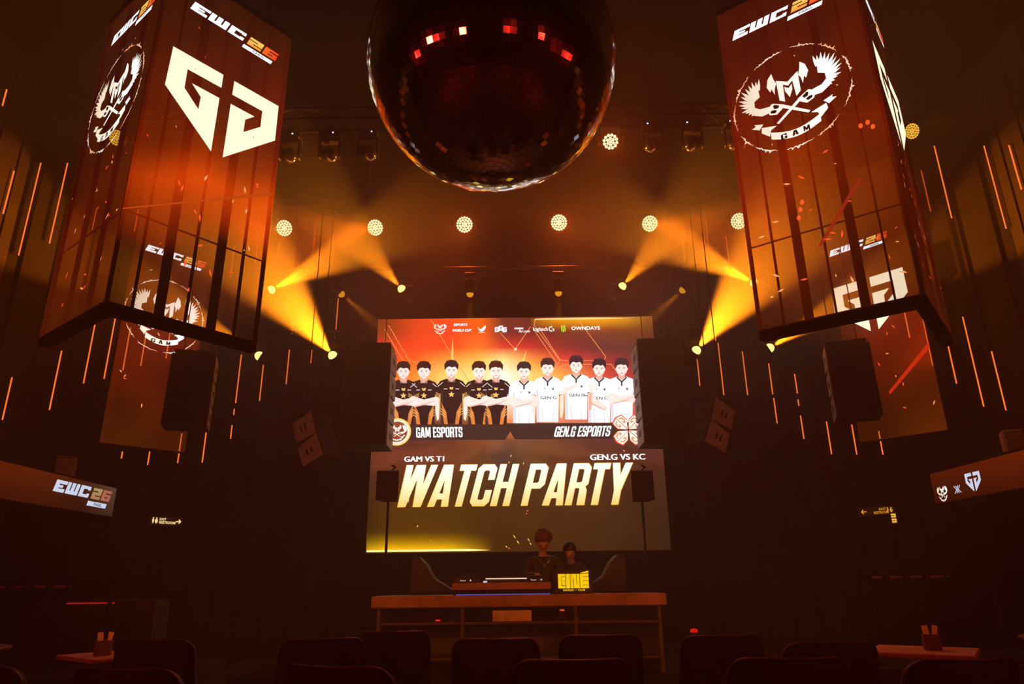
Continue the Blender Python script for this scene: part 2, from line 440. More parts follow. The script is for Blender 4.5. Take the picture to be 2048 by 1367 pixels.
for sgn, nm in ((-1, 'left'), (1, 'right')):
    struct('floor_platform_' + nm, MB().box((sgn * 5.75, 9.2, .15), (3.9, 1.9, .3)), M_FLOOR)
    # balcony over the side of the room, its edge carries a LED ribbon
    mb = MB().box((sgn * 6.95, 2.6, 2.42), (1.7, 13.0, .36)).box((sgn * 6.12, 2.6, 2.42), (.06, 13.0, .52))
    struct('trim_balcony_' + nm, mb, M_BLACK)

def haze_mat(dens, puff=False):
    m = bpy.data.materials.new('stage_haze'); m.use_nodes = True; nt = m.node_tree
    nt.nodes.remove(nt.nodes['Principled BSDF'])
    v = nt.nodes.new('ShaderNodeVolumeScatter'); v.inputs['Color'].default_value = (.98, .96, .94, 1)
    v.inputs['Density'].default_value = dens; v.inputs['Anisotropy'].default_value = HAZE_G
    if puff:                                             # density thins out smoothly from the middle of the cloud
        tc = nt.nodes.new('ShaderNodeTexCoord'); gr = nt.nodes.new('ShaderNodeTexGradient'); gr.gradient_type = 'QUADRATIC_SPHERE'
        ml = nt.nodes.new('ShaderNodeMath'); ml.operation = 'MULTIPLY'; ml.inputs[1].default_value = dens
        nt.links.new(tc.outputs['Object'], gr.inputs[0]); nt.links.new(gr.outputs['Fac'], ml.inputs[0]); nt.links.new(ml.outputs[0], v.inputs['Density'])
    nt.links.new(v.outputs[0], nt.nodes['Material Output'].inputs['Volume'])
    return m
hz = MB().prism([(-7.76, -3.96), (7.76, -3.96), (7.76, 9.75), (3.42, 14.40), (-3.42, 14.40), (-7.76, 9.75)], (0, 0, .005), (1, 0, 0), (0, 1, 0), (0, 0, 1), 9.29).build('haze', haze_mat(HAZE_DENSITY))
import bmesh
_b = bmesh.new(); _b.from_mesh(hz.data); bmesh.ops.remove_doubles(_b, verts=_b.verts, dist=1e-5); bmesh.ops.recalc_face_normals(_b, faces=_b.faces); _b.to_mesh(hz.data); _b.free()
tag(hz, 'thin stage haze filling the whole dark hall and showing the light beams', 'haze', kind='stuff')

cm_ = haze_mat(CLOUD_DENSITY, True)
for sgn, lab in ((-1, 'left'), (1, 'right')):
    mb = MB().lathe([(.001, -1)] + [(sin(pi * k / 28), -cos(pi * k / 28)) for k in range(1, 28)] + [(.001, 1)], n=40)
    c_ = mb.build('haze', cm_); c_.location = (sgn * 3.65, 10.7, 5.75); c_.scale = (3.6, 3.4, 3.5)
    tag(c_, 'thicker cloud of haze around the %s group of amber beam lights' % lab, 'haze', kind='stuff')

# ---------------------------------------------------------------- slot lights in the walls
STRIPS_L = [((82, 328), (34, 512)), ((24, 342), (0, 427)), ((135, 328), (96, 488)), ((195, 417), (180, 460)), ((275, 420), (267, 464)), ((8, 178), (0, 212)),
 ((123, 702), (96, 820)), ((190, 647), (164, 767)), ((231, 632), (205, 758)), ((260, 656), (243, 741)), ((24, 755), (2, 840)), ((292, 662), (279, 732)),
 ((342, 656), (328, 717)), ((482, 710), (468, 806)), ((467, 818), (465, 830)), ((526, 727), (516, 802)), ((578, 700), (569, 768)), ((622, 700), (619, 727)),
 ((362, 867), (353, 926)), ((411, 862), (402, 925)), ((468, 491), (458, 556)), ((513, 488), (508, 527)), ((557, 488), (554, 505)), ((419, 529), (412, 577)),
 ((388, 553), (386, 567)), ((675, 597), (668, 676)), ((629, 638), (627, 666)), ((584, 642), (581, 668)), ((651, 885), (648, 924)), ((299, 903), (292, 930)),
 ((243, 903), (241, 917)), ((461, 850), (460, 878))]
STRIPS_R = [((1868, 294), (1907, 437)), ((1843, 343), (1864, 424)), ((1967, 294), (2016, 458)), ((2023, 290), (2048, 379)), ((1367, 473), (1372, 522)),
 ((1409, 473), (1416, 524)), ((1454, 473), (1460, 525)), ((1546, 503), (1555, 539)), ((1557, 560), (1561, 590)), ((1396, 714), (1402, 772)), ((1437, 686), (1451, 790)),
 ((1486, 703), (1498, 790)), ((1539, 727), (1548, 789)), ((1549, 796), (1557, 847)), ((1591, 748), (1597, 787)), ((1598, 799), (1600, 812)), ((1603, 831), (1610, 878)),
 ((1654, 843), (1666, 908)), ((1705, 849), (1716, 909)), ((1758, 862), (1769, 909)), ((1837, 597), (1869, 731)), ((1885, 645), (1917, 767)), ((1924, 635), (1972, 813)),
 ((1984, 703), (2014, 821)), ((1808, 611), (1821, 676)), ((1430, 632), (1432, 683))]
M_STRIP = emat('amber_led_strip', S(255, 120, 45), 1.15)
M_STRIPDIM = emat('dim_amber_led_strip', S(205, 75, 20), .8)
def wall_hit(px, py, sgn):
    a, b, c = WPTS[sgn]; n1, n2 = WALLN[sgn]
    P = onplane(px, py, Vector((*b, 0)), n1)
    if P.y <= b[1]: return P, n1
    P = onplane(px, py, Vector((*b, 0)), n2)
    if abs(P.x) < 3.4: return onplane(px, py, Vector((0, 14.5, 0)), Vector((0, -1, 0))), Vector((0, -1, 0))
    return P, n2
for sgn, lst, side in ((-1, STRIPS_L, 'left'), (1, STRIPS_R, 'right')):
    for i, ((x0, y0), (x1, y1)) in enumerate(lst):
        p, n = wall_hit((x0 + x1) / 2, (y0 + y1) / 2, sgn)
        zt = wall_hit(x0, y0, sgn)[0].z; zb = wall_hit(x1, y1, sgn)[0].z
        d = Vector((n.y, -n.x, 0)); M = Matrix((d, n, Vector((0, 0, 1)))).transposed()
        L = zt - zb
        low = y1 > 600
        o = MB().bbox((0, 0, L / 2), (.018, .02, L), .004, M).build('slot_light', M_STRIP if (low or x0 < 150 or x0 > 1850) else M_STRIPDIM)
        o.location = (p.x + n.x * .04, p.y + n.y * .04, zb)
        part = 'low' if low else 'high'
        tag(o, 'thin vertical orange light strip set %s in the ribbed %s wall' % (part, side), 'wall light', 'orange light strips %s in the %s wall' % (part, side))

# ---------------------------------------------------------------- mirror ball
BC = Vector((-.10, 3.44, 4.14)); BR = .74
ball = thing('mirror_ball', 'huge mirror ball hanging dark above the middle of the hall', 'mirror ball', BC)
mb = MB(); rows = 64; gap = .045
rb = random.Random(3)
for j in range(rows):
    t0 = pi * j / rows; t1 = pi * (j + 1) / rows; tm = (t0 + t1) / 2
    nn = max(4, int(2 * pi * sin(tm) / (pi / rows)))
    off = rb.random()
    for i in range(nn):
        a0 = 2 * pi * (i + off + gap / 2) / nn; a1 = 2 * pi * (i + off + 1 - gap / 2) / nn
        b0 = t0 + (t1 - t0) * gap / 2; b1 = t1 - (t1 - t0) * gap / 2
        q = [Vector((BR * sin(b) * cos(a), BR * sin(b) * sin(a), BR * cos(b))) for b, a in ((b0, a0), (b1, a0), (b1, a1), (b0, a1))]
        c = sum(q, Vector()) / 4; nrm = c.normalized()
        tl = (nrm + Vector((rb.gauss(0, .008), rb.gauss(0, .008), rb.gauss(0, .008)))).normalized()
        q = [p - tl * (p - c).dot(tl) for p in q]
        mb.add(q, [(0, 1, 2, 3)])
M_MIRROR = pmat('mirror_tile', (.72, .72, .70), .07, 1.0, .06, 30)
mb.build('mirror_tile', M_MIRROR, ball)
MB().lathe([(0.001, -BR + .012)] + [((BR - .012) * sin(pi * k / 24), -(BR - .012) * cos(pi * k / 24)) for k in range(1, 24)] + [(0.001, BR - .012)], n=40).build('core', pmat('grout', (.02, .018, .016), .8), ball)
MB().lathe([(.16, BR - .03), (.16, BR + .03), (.05, BR + .07), (.05, BR + .16)], n=24).build('cap', M_METAL, ball)
MB().cyl((0, 0, BR + .15), (0, 0, CEIL - BC.z), .022).build('hanging_rod', M_METAL, ball)

# ---------------------------------------------------------------- trusses, pipes
def truss(name, label, x0, x1, Y, Z, hs=(), wide=.3):
    t = thing(name, label, 'truss', (0, Y, Z))
    mb = MB()
    ch = [(0, wide / 2), (wide / 2, -wide / 2), (-wide / 2, -wide / 2)]
    for y, z in ch: mb.cyl((x0, y, z), (x1, y, z), .025, n=10)
    n = int((x1 - x0) / .4)
    for i in range(n):
        a = x0 + (x1 - x0) * i / n; b = x0 + (x1 - x0) * (i + 1) / n
        for k in range(3):
            (ya, za), (yb, zb) = ch[k], ch[(k + 1) % 3]
            mb.cyl((a, ya, za), (b, yb, zb), .011, n=6)
    mb.build('truss_frame', M_TRUSS, t)
    for h in hs: MB().cyl((h, 0, wide / 2), (h, 0, CEIL - Z), .012, n=8).build('hanging_cable', M_METAL, t)
    return t
M_TRUSS = pmat('black_truss_steel', (.008, .007, .007), .6, .3, .2, 6, .3)
truss('lighting_truss', 'front lighting truss above the mirror ball carrying dark moving heads', -6.6, 6.6, 9.0, 7.98, (-6, -2.2, 2.2, 6))
truss('lighting_truss', 'rear lighting truss carrying the row of six glowing wash lights', -4.9, 4.9, 12.2, 8.32, (-4.4, 0, 4.4))
def pipe(label, x0, x1, Y, Z, hs, up=CEIL):
    t = thing('lighting_pipe', label, 'pipe', (0, Y, Z))
    MB().cyl((x0, 0, 0), (x1, 0, 0), .025).build('pipe', M_METAL, t)
    for h in hs: MB().cyl((h, 0, 0), (h, 0, up - Z), .006, n=6).build('hanging_cable', M_METAL, t)
pipe('black pipe over the big screen carrying eight small moving heads', -4.6, 4.6, 11.5, 6.58, (-3.6, 0, 3.6))
pipe('short black pipe left of the big screen carrying two beam lights', -4.65, -2.85, 11.5, 5.40, (-4.0, -3.45), 6.552)
pipe('short black pipe right of the big screen carrying two beam lights', 2.95, 4.75, 11.5, 5.40, (3.55, 4.1), 6.552)

# ---------------------------------------------------------------- moving heads
AMBER = (1.0, .245, .006)
M_LENS = emat('hot_amber_lens', S(255, 225, 120), 2.2)
M_LENSDIM = emat('soft_amber_lens', S(225, 150, 30), 1.0)
M_GLASS = pmat('dark_lens_glass', (.35, .33, .32), .12, .9, .1)
M_DOT = emat('blue_white_display', S(190, 215, 255), 2.5)
def moving_head(label, P, d, lens, top, size=1.0, group=None, beam=None, name='moving_head_light'):
    """P centre of the lens, d beam direction, top = height of the pipe it hangs from"""
    d = Vector(d).normalized(); P = Vector(P); s = size
    r = thing(name, label, 'stage light', P, 0, group)
    c = -d * .17 * s                                   # pivot of the head
    M = look(d)
    MB().lathe([(.05 * s, -.17 * s), (.085 * s, -.15 * s), (.10 * s, -.05 * s), (.095 * s, .06 * s), (.078 * s, .14 * s), (.078 * s, .165 * s)], c, M, 18).build('head', M_METAL, r)
    MB().lathe([(.001, .242 * s), (.03 * s, .236 * s), (.055 * s, .218 * s), (.072 * s, .192 * s), (.080 * s, .166 * s), (.078 * s, .150 * s)][::-1], c, M, 18).build('lens', lens, r)
    ht = top - P.z
    yk = MB()
    for sx in (-1, 1): yk.bbox((c.x + sx * .13 * s, c.y, c.z + .07 * s), (.03 * s, .08 * s, .26 * s), .008)
    yk.bbox((c.x, c.y, c.z + .2 * s), (.29 * s, .09 * s, .03 * s), .008)
    yk.build('yoke', M_METAL, r)
    zb = c.z + .215 * s
    MB().bbox((c.x, c.y, zb + .05 * s), (.27 * s, .22 * s, .10 * s), .015).cyl((c.x, c.y, zb + .1 * s), (0, 0, max(ht, zb + .13 * s)), .02, n=8).build('base', M_METAL, r)
    if beam:
        power, angle, blend = beam
        spot('beam', d * .09, d, power * K_MOVER, AMBER, angle, blend, .03, r)
    return r
MH = [(543, 579, (1, -.40, .32), 'hot', (5600, 31, .65), 'far left of the upper pipe, beam rising to the right'),
      (803, 577, (-.45, -.72, .36), 'hot', (1900, 38, .6), 'on the upper pipe left of centre, beam rising to the left'),
      (683, 588, (.62, .15, -.52), 'dim', (420, 20, .3), 'on the upper pipe left side, weak beam falling right'),
      (940, 588, (0, .12, -1), 'dim', (420, 26, .3), 'left of the two above the big screen, beam straight down'),
      (1117, 586, (0, .12, -1), 'dim', (420, 26, .3), 'right of the two above the big screen, beam straight down'),
      (1245, 572, (.45, -.72, .36), 'hot', (1900, 38, .6), 'on the upper pipe right of centre, beam rising to the right'),
      (1365, 580, (-.62, .15, -.52), 'dim', (420, 20, .3), 'on the upper pipe right side, weak beam falling left'),
      (1508, 565, (-1, -.40, .32), 'hot', (5600, 31, .65), 'far right of the upper pipe, beam rising to the left')]
for px, py, d, kind, bm, lab in MH:
    P = at(px, py, 11.5)
    moving_head('small amber beam light ' + lab, P, d, M_LENS if kind == 'hot' else M_LENSDIM, 6.58, .92 if kind == 'hot' else .8, None, bm)
for px, py, d, bm, lab in ((665, 710, (-.42, -.80, .50), (7000, 42, .6), 'bright amber beam light above the left black speaker stack, low left pipe'),
                           (518, 711, (-.80, -.42, .42), (9500, 27, .5), 'amber beam light under the corner of the left hanging LED screen'),
                           (1393, 700, (.42, -.80, .50), (7000, 42, .6), 'bright amber beam light above the right black speaker stack, low right pipe'),
                           (1540, 695, (.80, -.42, .42), (9500, 27, .5), 'amber beam light under the corner of the right hanging LED screen')):
    moving_head(lab, at(px, py, 11.5), d, M_LENS, 5.40, 1.0, None, bm)
for k, px in enumerate((582, 664, 742, 1300, 1380, 1467)):
    P = at(px, 314 - (px - 582) * .029, 9.0)
    sd = -1 if px < 1000 else 1
    w = ['nearest the left hanging LED screen', 'middle one left of the mirror ball', 'touching the mirror ball left edge',
         'nearest the mirror ball right edge', 'middle one right of the mirror ball', 'nearest the right hanging LED screen'][k]
    r = moving_head('unlit moving head with tiny white display, ' + w, P, (-sd * .45, -.75, -.65), M_GLASS, 7.83, 1.15, 'unlit moving heads on the front truss')
    MB().bbox((0, 0, 0), (.022, .012, .018), .003).build('display', M_DOT, r).location = (-.01, -.02, .40)

# ---------------------------------------------------------------- wash lights with a honeycomb of lenses
def wash(label, P, d, top, size, power, col, group, cells=19, angle=70, cellcol=(255, 225, 150), st=2.0):
    d = Vector(d).normalized(); P = Vector(P); R = .115 * size
    r = thing('wash_light', label, 'stage light', P, 0, group)
    ld = d; d = (d + (EYE - P).normalized() * 1.6).normalized()
    c = -d * .16; M = look(d)
    MB().lathe([(.06 * size, -.12), (R * 1.0, -.06), (R * 1.12, .06), (R * 1.12, .158), (R * 1.03, .158), (R * 1.03, .145)], c, M, 24).build('head', M_METAL, r)
    mb = MB(); pts = [(0, 0)]
    for ring, n in ((1, 6), (2, 12), (3, 18)):
        for i in range(n):
            if len(pts) < cells: pts.append((ring * cos(2 * pi * (i + .5) / n), ring * sin(2 * pi * (i + .5) / n)))
    mr = 2.45 if cells <= 19 else 3.45
    cr = R / mr * .47
    for a, b in pts:
        q = Vector((a * R / mr, b * R / mr, 0))
        mb.lathe([(cr, .146), (cr * .9, .154), (cr * .5, .160), (.001, .162)], c + M @ q, M, 10)
    mb.build('lens', emat('wash_cell_%d_%d_%d' % cellcol, S(*cellcol), st), r)
    yk = MB()
    for sx in (-1, 1): yk.bbox((c.x + sx * (R * 1.25 + .02), c.y, c.z + .09), (.03, .09, .30), .008)
    yk.bbox((c.x, c.y, c.z + .24), (R * 2.5 + .07, .1, .03), .008); yk.build('yoke', M_METAL, r)
    MB().bbox((c.x, c.y, c.z + .31), (.30, .24, .11), .015).cyl((c.x, c.y, c.z + .36), (0, 0, max(top - P.z, c.z + .4)), .02, n=8).build('base', M_METAL, r)
    spot('wash', d * .06, ld, power * K_WASH, col, angle, .6, .08, r)
    return r
WC = (1.0, .145, .005)
RC = (1.0, .12, .012)
for px, py, d, pw, col, an, lab in ((568, 456, (-.7, -.75, -.5), 1500, WC, 50, 'leftmost of the row of six over the stage'),
        (750, 455, (-.75, -.55, -.45), 4000, WC, 52, 'second from the left in the row of six over the stage'),
        (929, 449, (.02, -.8, -.62), 1500, RC, 75, 'third of the row of six, left one under the mirror ball'),
        (1118, 445, (-.02, -.8, -.62), 1800, RC, 75, 'fourth of the row of six, right one under the mirror ball'),
        (1300, 447, (.75, -.55, -.45), 4000, WC, 52, 'fifth from the left in the row of six over the stage'),
        (1478, 442, (.7, -.75, -.5), 1500, WC, 50, 'rightmost of the row of six, beside the right hanging LED screen')):
    wash('round amber wash light, ' + lab, at(px, py, 12.2), d, 8.17, 1.38, pw * 1.1, col, 'glowing wash lights on the rear truss', 37, an, (255, 228, 165))
wash('round wash light with nineteen cells just right of the mirror ball', at(1221, 283, 9.0), (-.12, -.8, -.6), 7.83, 1.02, 900, RC, None, 19, 75, (255, 222, 165))
wash('round golden wash light beside the right edge of the right hanging LED screen', at(1825, 262, 9.0), (1, -.45, -.02), 7.83, 1.02, 420, WC, None, 37, 40, (255, 190, 60), 1.0)
wash('round golden wash light hidden behind the left hanging LED screen', at(232, 275, 9.0), (-1, -.45, -.02), 7.83, 1.02, 420, WC, None, 37, 40, (255, 190, 60), 1.0)

# red lamps along the balconies behind the camera (seen mirrored in the ball)
M_RED = emat('red_lamp_lens', S(255, 30, 12), .55)
for k, (x, y, z) in enumerate(((-5.6, .7, 3.0), (-5.6, -1.1, 3.3), (-5.6, -2.6, 2.9), (5.6, 1.0, 3.1), (5.6, -.4, 2.9), (5.6, -2.9, 3.3), (-3.1, -3.6, 2.6), (1.9, -3.6, 3.0))):
    r = thing('red_lamp', 'red lamp behind the camera, seen only as a spot in the mirror ball', 'lamp', (x, y, z), 0, 'red lamps behind the camera')
    d = (Vector((0, 4, 1.2)) - Vector((x, y, z))).normalized(); M = look(d)
    MB().lathe([(.06, -.16), (.1, -.12), (.12, .05), (.12, .1), (.1, .1)], (0, 0, 0), M, 16).cyl((0, 0, .05), (0, 0, .28), .012, n=6).build('housing', M_METAL, r)
    MB().lathe([(.10, .085), (.06, .10), (.001, .105)], (0, 0, 0), M, 16).build('lens', M_RED, r)
    spot('red', d * .13, d, 260 * K_RED, (1.0, .025, .012), 120, .6, .1, r)
M_AMBL = emat('amber_lamp_lens', S(255, 140, 40), 1.0)
for x in (-5.6, 5.6):
    r = thing('amber_lamp', 'amber lamp on a balcony edge beside the camera, seen only in the mirror ball', 'lamp', (x, 2.2, 3.2), 0, 'amber lamps beside the camera')
    d = (Vector((-x * .05, 9.5, 1.1)) - Vector((x, 2.2, 3.2))).normalized(); M = look(d)
    MB().lathe([(.06, -.16), (.1, -.12), (.12, .05), (.12, .1), (.1, .1)], (0, 0, 0), M, 16).cyl((0, 0, .05), (0, 0, .28), .012, n=6).build('housing', M_METAL, r)
    MB().lathe([(.10, .085), (.06, .10), (.001, .105)], (0, 0, 0), M, 16).build('lens', M_AMBL, r)
    spot('amber', d * .13, d, 800, (1.0, .24, .035), 40, .7, .1, r)
# ================================================================ hanging LED towers
M_LEDART = vmat('led_artwork', 1.18)
M_LEDMESH = vmat('led_mesh_panel', 1.0, False, .64, True)
M_TOWERART = vmat('led_tower_artwork', 1.0, False, None, True)
def nz(x, y, s): return noise.noise(Vector((x * s, y * s, 3.7)))
def interp(tab, v):
    for (a, ca), (b, cb) in zip(tab[:-1], tab[1:]):
        if v <= b: return mix(ca, cb, max(0, (v - a) / (b - a)))
    return tab[-1][1]
def led_tower(label, corner, yaw, left_hand, faces, topz, glow):
    """two tall faces of see-through LED mesh; corner = lower near corner, faces: art of front / right / back / left"""
    s = 1.61; h = s / 2; zb = 3.66
    e = Vector((cos(yaw), sin(yaw), 0)); p = Vector((-sin(yaw), cos(yaw), 0))
    ctr = Vector((*corner, 0)) + (e if left_hand else -e) * h + p * h
    r = thing('hanging_led_screen', label, 'LED screen', (ctr.x, ctr.y, zb), yaw)
    H = topz - zb
    sd = -1 if left_hand else 1                         # the second face stands on this side of the front
    for nm_, z, t_ in (('bottom_frame', .06, .12), ('top_frame', H - .05, .10)):
        MB().bbox((0, -(h - .06), z), (s, .12, t_), .012).bbox((sd * (h - .06), .06, z), (.12, s - .12, t_), .012).build(nm_, M_BLACK, r)
    for sx, sy in ((sd, -1), (-sd, -1), (sd, 1)): MB().box((sx * (h - .022), sy * (h - .022), H / 2), (.036, .036, H - .2)).build('corner_post', M_BLACK, r)
    for k, (nx, ny) in ((0, (0, -1)), (3, (-1, 0)) if left_hand else (1, (1, 0))):
        n = Vector((nx, ny, 0)); u = Vector((-ny, nx, 0))
        U = lambda x: u * (x - h)
        # dark uprights of the LED modules
        mb = MB()
        for x, w in ((.27, .014), (.53, .085), (.80, .014), (1.08, .085), (1.345, .014)) if k == 0 else ((.53, .014), (1.08, .014)):
            c = n * (h - .05) + U(x) + Vector((0, 0, H / 2))
            M = Matrix((u, n, Vector((0, 0, 1)))).transposed()
            mb.box(c, (w, .05, H - .2), M)
        for z in (1.10,): mb.box(n * (h - .03) + Vector((0, 0, z)), (s - .08, .012, .014), Matrix((u, n, Vector((0, 0, 1)))).transposed())
        if mb.v: mb.build('module_frame', M_BLACK, r)
        g = GFX(n * (h + .002) - u * h + Vector((0, 0, -zb)), u, Vector((0, 0, 1)), n)
        rn = random.Random(k + (0 if left_hand else 7))
        tab = glow[k]
        def f(x, z):
            v = interp(tab, z - (.0 if k % 2 else (x - h) * .25) + nz(x + 5 * k, z, 1.1) * .25)
            m = 1 + .45 * nz(x * 1.3, z * .8 + 9 * k, 2.0)
            side = .75 + .5 * (x / s if left_hand else 1 - x / s) if k == 0 else 1
            return tuple(c * m * side for c in v)
        g.grid(0, zb + .1, s, topz - .1, 14, 40, f, 0)
        g.build('led_mesh', M_LEDMESH, r)
        g = g.fresh()
        ewc_logo(g, .30 if left_hand else .16, 7.47 if left_hand else 7.565, 2, 1.0)
        g.build('event_lettering', M_TOWERART, r)
        g = g.fresh()
        if faces[k] == 'shield': shield_logo(g, .86 if left_hand else .82, 6.34, 1.0, CREAM, 2)
        else: flame_emblem(g, .80 if left_hand else .715, 6.45, 1.0, 2, True, random.Random(3 + k))
        g.build('team_emblem', M_TOWERART, r)
        g = g.fresh()
        sparks(g, [(rn.uniform(.1, 1.5), rn.uniform(3.95, 5.7)) for _ in range(16)], 2, .035)
        sparks(g, [(rn.uniform(.1, 1.5), rn.uniform(3.95, 7.4)) for _ in range(10)], 2, .02)
        if k == 0 and not left_hand:
            for q in ((.63, 5.02), (.66, 5.10), (.60, 4.93), (1.36, 5.76), (1.43, 5.77), (1.47, 5.70)):
                g.disc(q[0], q[1], .022, .032, S(255, 95, 40), 3, 8)
            g.poly([(.75, 4.55), (.78, 4.53), (1.30, 5.18), (1.22, 5.15)], S(150, 40, 15), 2)
        if k == 0 and left_hand: g.poly([(0, 4.74), (1.58, 5.62), (1.58, 5.66), (0, 4.755)], S(190, 70, 15), 1)
        g.build('spark_artwork', M_TOWERART, r)
    MB().cyl((-.5, -(h - .06), H - .02), (-.5, -(h - .06), CEIL - zb), .01, n=6).cyl((.5, -(h - .06), H - .02), (.5, -(h - .06), CEIL - zb), .01, n=6).cyl((sd * (h - .06), .6, H - .02), (sd * (h - .06), .6, CEIL - zb), .01, n=6).build('hanging_cable', M_METAL, r)
    return r
GL_L = {0: [(3.7, S(12, 3, 0)), (4.6, S(30, 8, 1)), (4.95, S(150, 38, 3)), (5.35, S(200, 58, 3)), (5.75, S(135, 32, 2)), (6.2, S(92, 18, 3)), (7.2, S(70, 14, 2)), (8, S(45, 14, 1))],
        1: [(3.7, S(25, 6, 0)), (5.2, S(60, 14, 2)), (8, S(45, 8, 1))], 2: [(3.7, S(20, 4, 0)), (5.2, S(45, 10, 1)), (8, S(40, 8, 0))],
        3: [(3.7, S(70, 20, 2)), (5, S(80, 16, 2)), (6, S(55, 9, 2)), (8, S(45, 6, 2))]}
GL_R = {0: [(3.7, S(40, 9, 0)), (4.6, S(70, 15, 1)), (5.2, S(110, 26, 2)), (5.8, S(120, 24, 3)), (6.3, S(90, 14, 3)), (7.2, S(75, 12, 3)), (8, S(60, 10, 3))],
        1: [(3.7, S(60, 16, 2)), (5, S(70, 14, 2)), (6, S(50, 8, 2)), (8, S(40, 6, 2))], 2: [(3.7, S(20, 4, 0)), (5.2, S(45, 10, 1)), (8, S(40, 8, 0))],
        3: [(3.7, S(25, 6, 0)), (5.2, S(60, 14, 2)), (8, S(45, 8, 1))]}
led_tower('tall corner-shaped see-through LED screen hanging left of the mirror ball, cream shield on front', (-3.834, 6.106), radians(51.5), True, ('shield', 'ring', 'shield', 'ring'), 8.05, GL_L)
led_tower('tall corner-shaped see-through LED screen hanging right of the mirror ball, winged revolver emblem on front', (3.93, 6.16), radians(-38.4), False, ('ring', 'shield', 'ring', 'shield'), 8.15, GL_R)

# ---------------------------------------------------------------- LED banners before the angled walls
def side_banner(label, sgn, pl, pr_, zb, zt, kind):
    a, b = Vector(pl), Vector(pr_)
    u = (b - a).normalized(); n = Vector((u.y, -u.x, 0)); W = (b - a).length
    r = thing('led_banner', label, 'LED screen', (a.x, a.y, zb), atan2(u.y, u.x))
    X, Zv = Vector((1, 0, 0)), Vector((0, 0, 1)); nl = Vector((0, -1, 0))
    H = zt - zb
    fr = MB()
    for x in (0, W): fr.box((x, .03, H / 2), (.025, .04, H))
    for z in (0, H): fr.box((W / 2, .03, z), (W, .04, .03))
    fr.build('frame', M_BLACK, r)
    MB().cyl((.2, .03, H), (.2, .03, CEIL - zb), .008, n=6).cyl((W - .2, .03, H), (W - .2, .03, CEIL - zb), .008, n=6).build('hanging_cable', M_METAL, r)
    g = GFX((0, 0, 0), X, Zv, nl)
    tab = [(0, S(80, 30, 3)), (.7, S(75, 22, 2)), (1.6, S(105, 22, 3)), (2.4, S(95, 24, 2)), (3.4, S(75, 20, 0)), (5, S(50, 12, 0))]
    def f(x, z):
        c = interp(tab, z); m = 1 + .5 * nz(x + sgn * 3, z, 1.6)
        if sgn > 0: m *= .55 + .75 * x / W * (1.6 if 1.0 < z < 2.2 else .9)
        else: m *= 1.1 - .3 * x / W
        return tuple(q * m for q in c)
    g.grid(0, 0, W, H, 10, 30, f, 0)
    g.build('led_mesh', M_LEDMESH2, r)
    A = Vector((a.x, a.y, zb))
    def loc(px, py):
        P = onplane(px, py, A, n) - A
        return P.dot(u), P.z
    g = g.fresh()
    if sgn < 0:
        x0, z0 = loc(290, 500); x1, z1 = loc(413, 523)
    else:
        x0, z0 = loc(1659, 514); x1, z1 = loc(1778, 480)
    sc = (x1 - x0) / 1.15
    ewc_logo(g, x0, z0 if sgn > 0 else z0, 2, sc)
    g.build('event_lettering', M_LEDART, r)
    g = g.fresh()
    if kind == 'ring':
        cx, cz = loc(330, 632); ex, _ = loc(406, 640)
        flame_emblem(g, cx, cz, (ex - cx) / .655, 2, True, random.Random(21))
    else:
        xa, za = loc(1663, 578); xb, zb_ = loc(1806, 541); xc, zc = loc(1747, 662)
        sc = (xb - xa) / 1.335
        shield_logo(g, (xa + xb) / 2, za - .52 * sc, sc, tuple(c * .95 for c in CREAM), 2)
        g.poly([(W * .45, .75), (W * .46, .70), (W, 1.32), (W, 1.42)], S(190, 40, 12), 1)
    g.build('team_emblem', M_LEDART, r)
    g = g.fresh(); rn = random.Random(9 + sgn)
    sparks(g, [(rn.uniform(.1, W - .1), rn.uniform(.3, 3.6)) for _ in range(14)], 2, .03)
    g.build('spark_artwork', M_LEDART, r)
M_LEDMESH2 = vmat('led_banner_panel', 1.0, False, .55)
side_banner('tall LED banner before the left ribbed wall, winged revolver emblem on it', -1, (-6.44, 10.80, 0), (-5.54, 11.76, 0), 3.35, 8.2, 'ring')
side_banner('tall LED banner before the right ribbed wall, cream shield on it', 1, (5.75, 11.57, 0), (6.63, 10.57, 0), 3.35, 8.2, 'shield')

# ---------------------------------------------------------------- main LED screen over the stage
YS = 13.5
def proj(P):
    v = P - EYE; d = v.dot(CD)
    return 1024 + FPX * v.dot(CR) / d, 683.5 - FPX * v.dot(CU) / d
bl, br_, tl = at(731, 1106, YS), at(1342, 1099, YS), at(762, 638, YS)
SX0, SX1, SZ0, SZ1 = bl.x, br_.x, bl.z, tl.z
scr_ = thing('main_led_screen', 'large LED screen over the stage showing ten players and WATCH PARTY', 'LED screen', (0, YS, 0))
MB().box(((SX0 + SX1) / 2, .09, (SZ0 + SZ1) / 2), (SX1 - SX0 + .04, .14, SZ1 - SZ0 + .04)).build('housing', M_BLACK, scr_)
fr = MB()
for z in (SZ0 - .03, SZ1 + .03): fr.box(((SX0 + SX1) / 2, .06, z), (SX1 - SX0 + .12, .18, .05))
for x in (SX0 - .03, SX1 + .03): fr.box((x, .06, (SZ0 + SZ1) / 2), (.05, .18, SZ1 - SZ0))
fr.build('bezel', M_BLACK, scr_)
MB().box((SX0 + .6, .1, (SZ0 + .15) / 2 - .01), (.12, .1, SZ0 - .15)).box((SX1 - .6, .1, (SZ0 + .15) / 2 - .01), (.12, .1, SZ0 - .15)).build('support', M_BLACK, scr_)
def q(px, py):
    P = at(px, py, YS); return (P.x, P.z)
def Q(pts): return [q(*p) for p in pts]
def SG(): return GFX((0, 0, 0), (1, 0, 0), (0, 0, 1), (0, -1, 0), .002)
XS = [735, 770, 830, 900, 960, 1005, 1060, 1120, 1200, 1280, 1340]
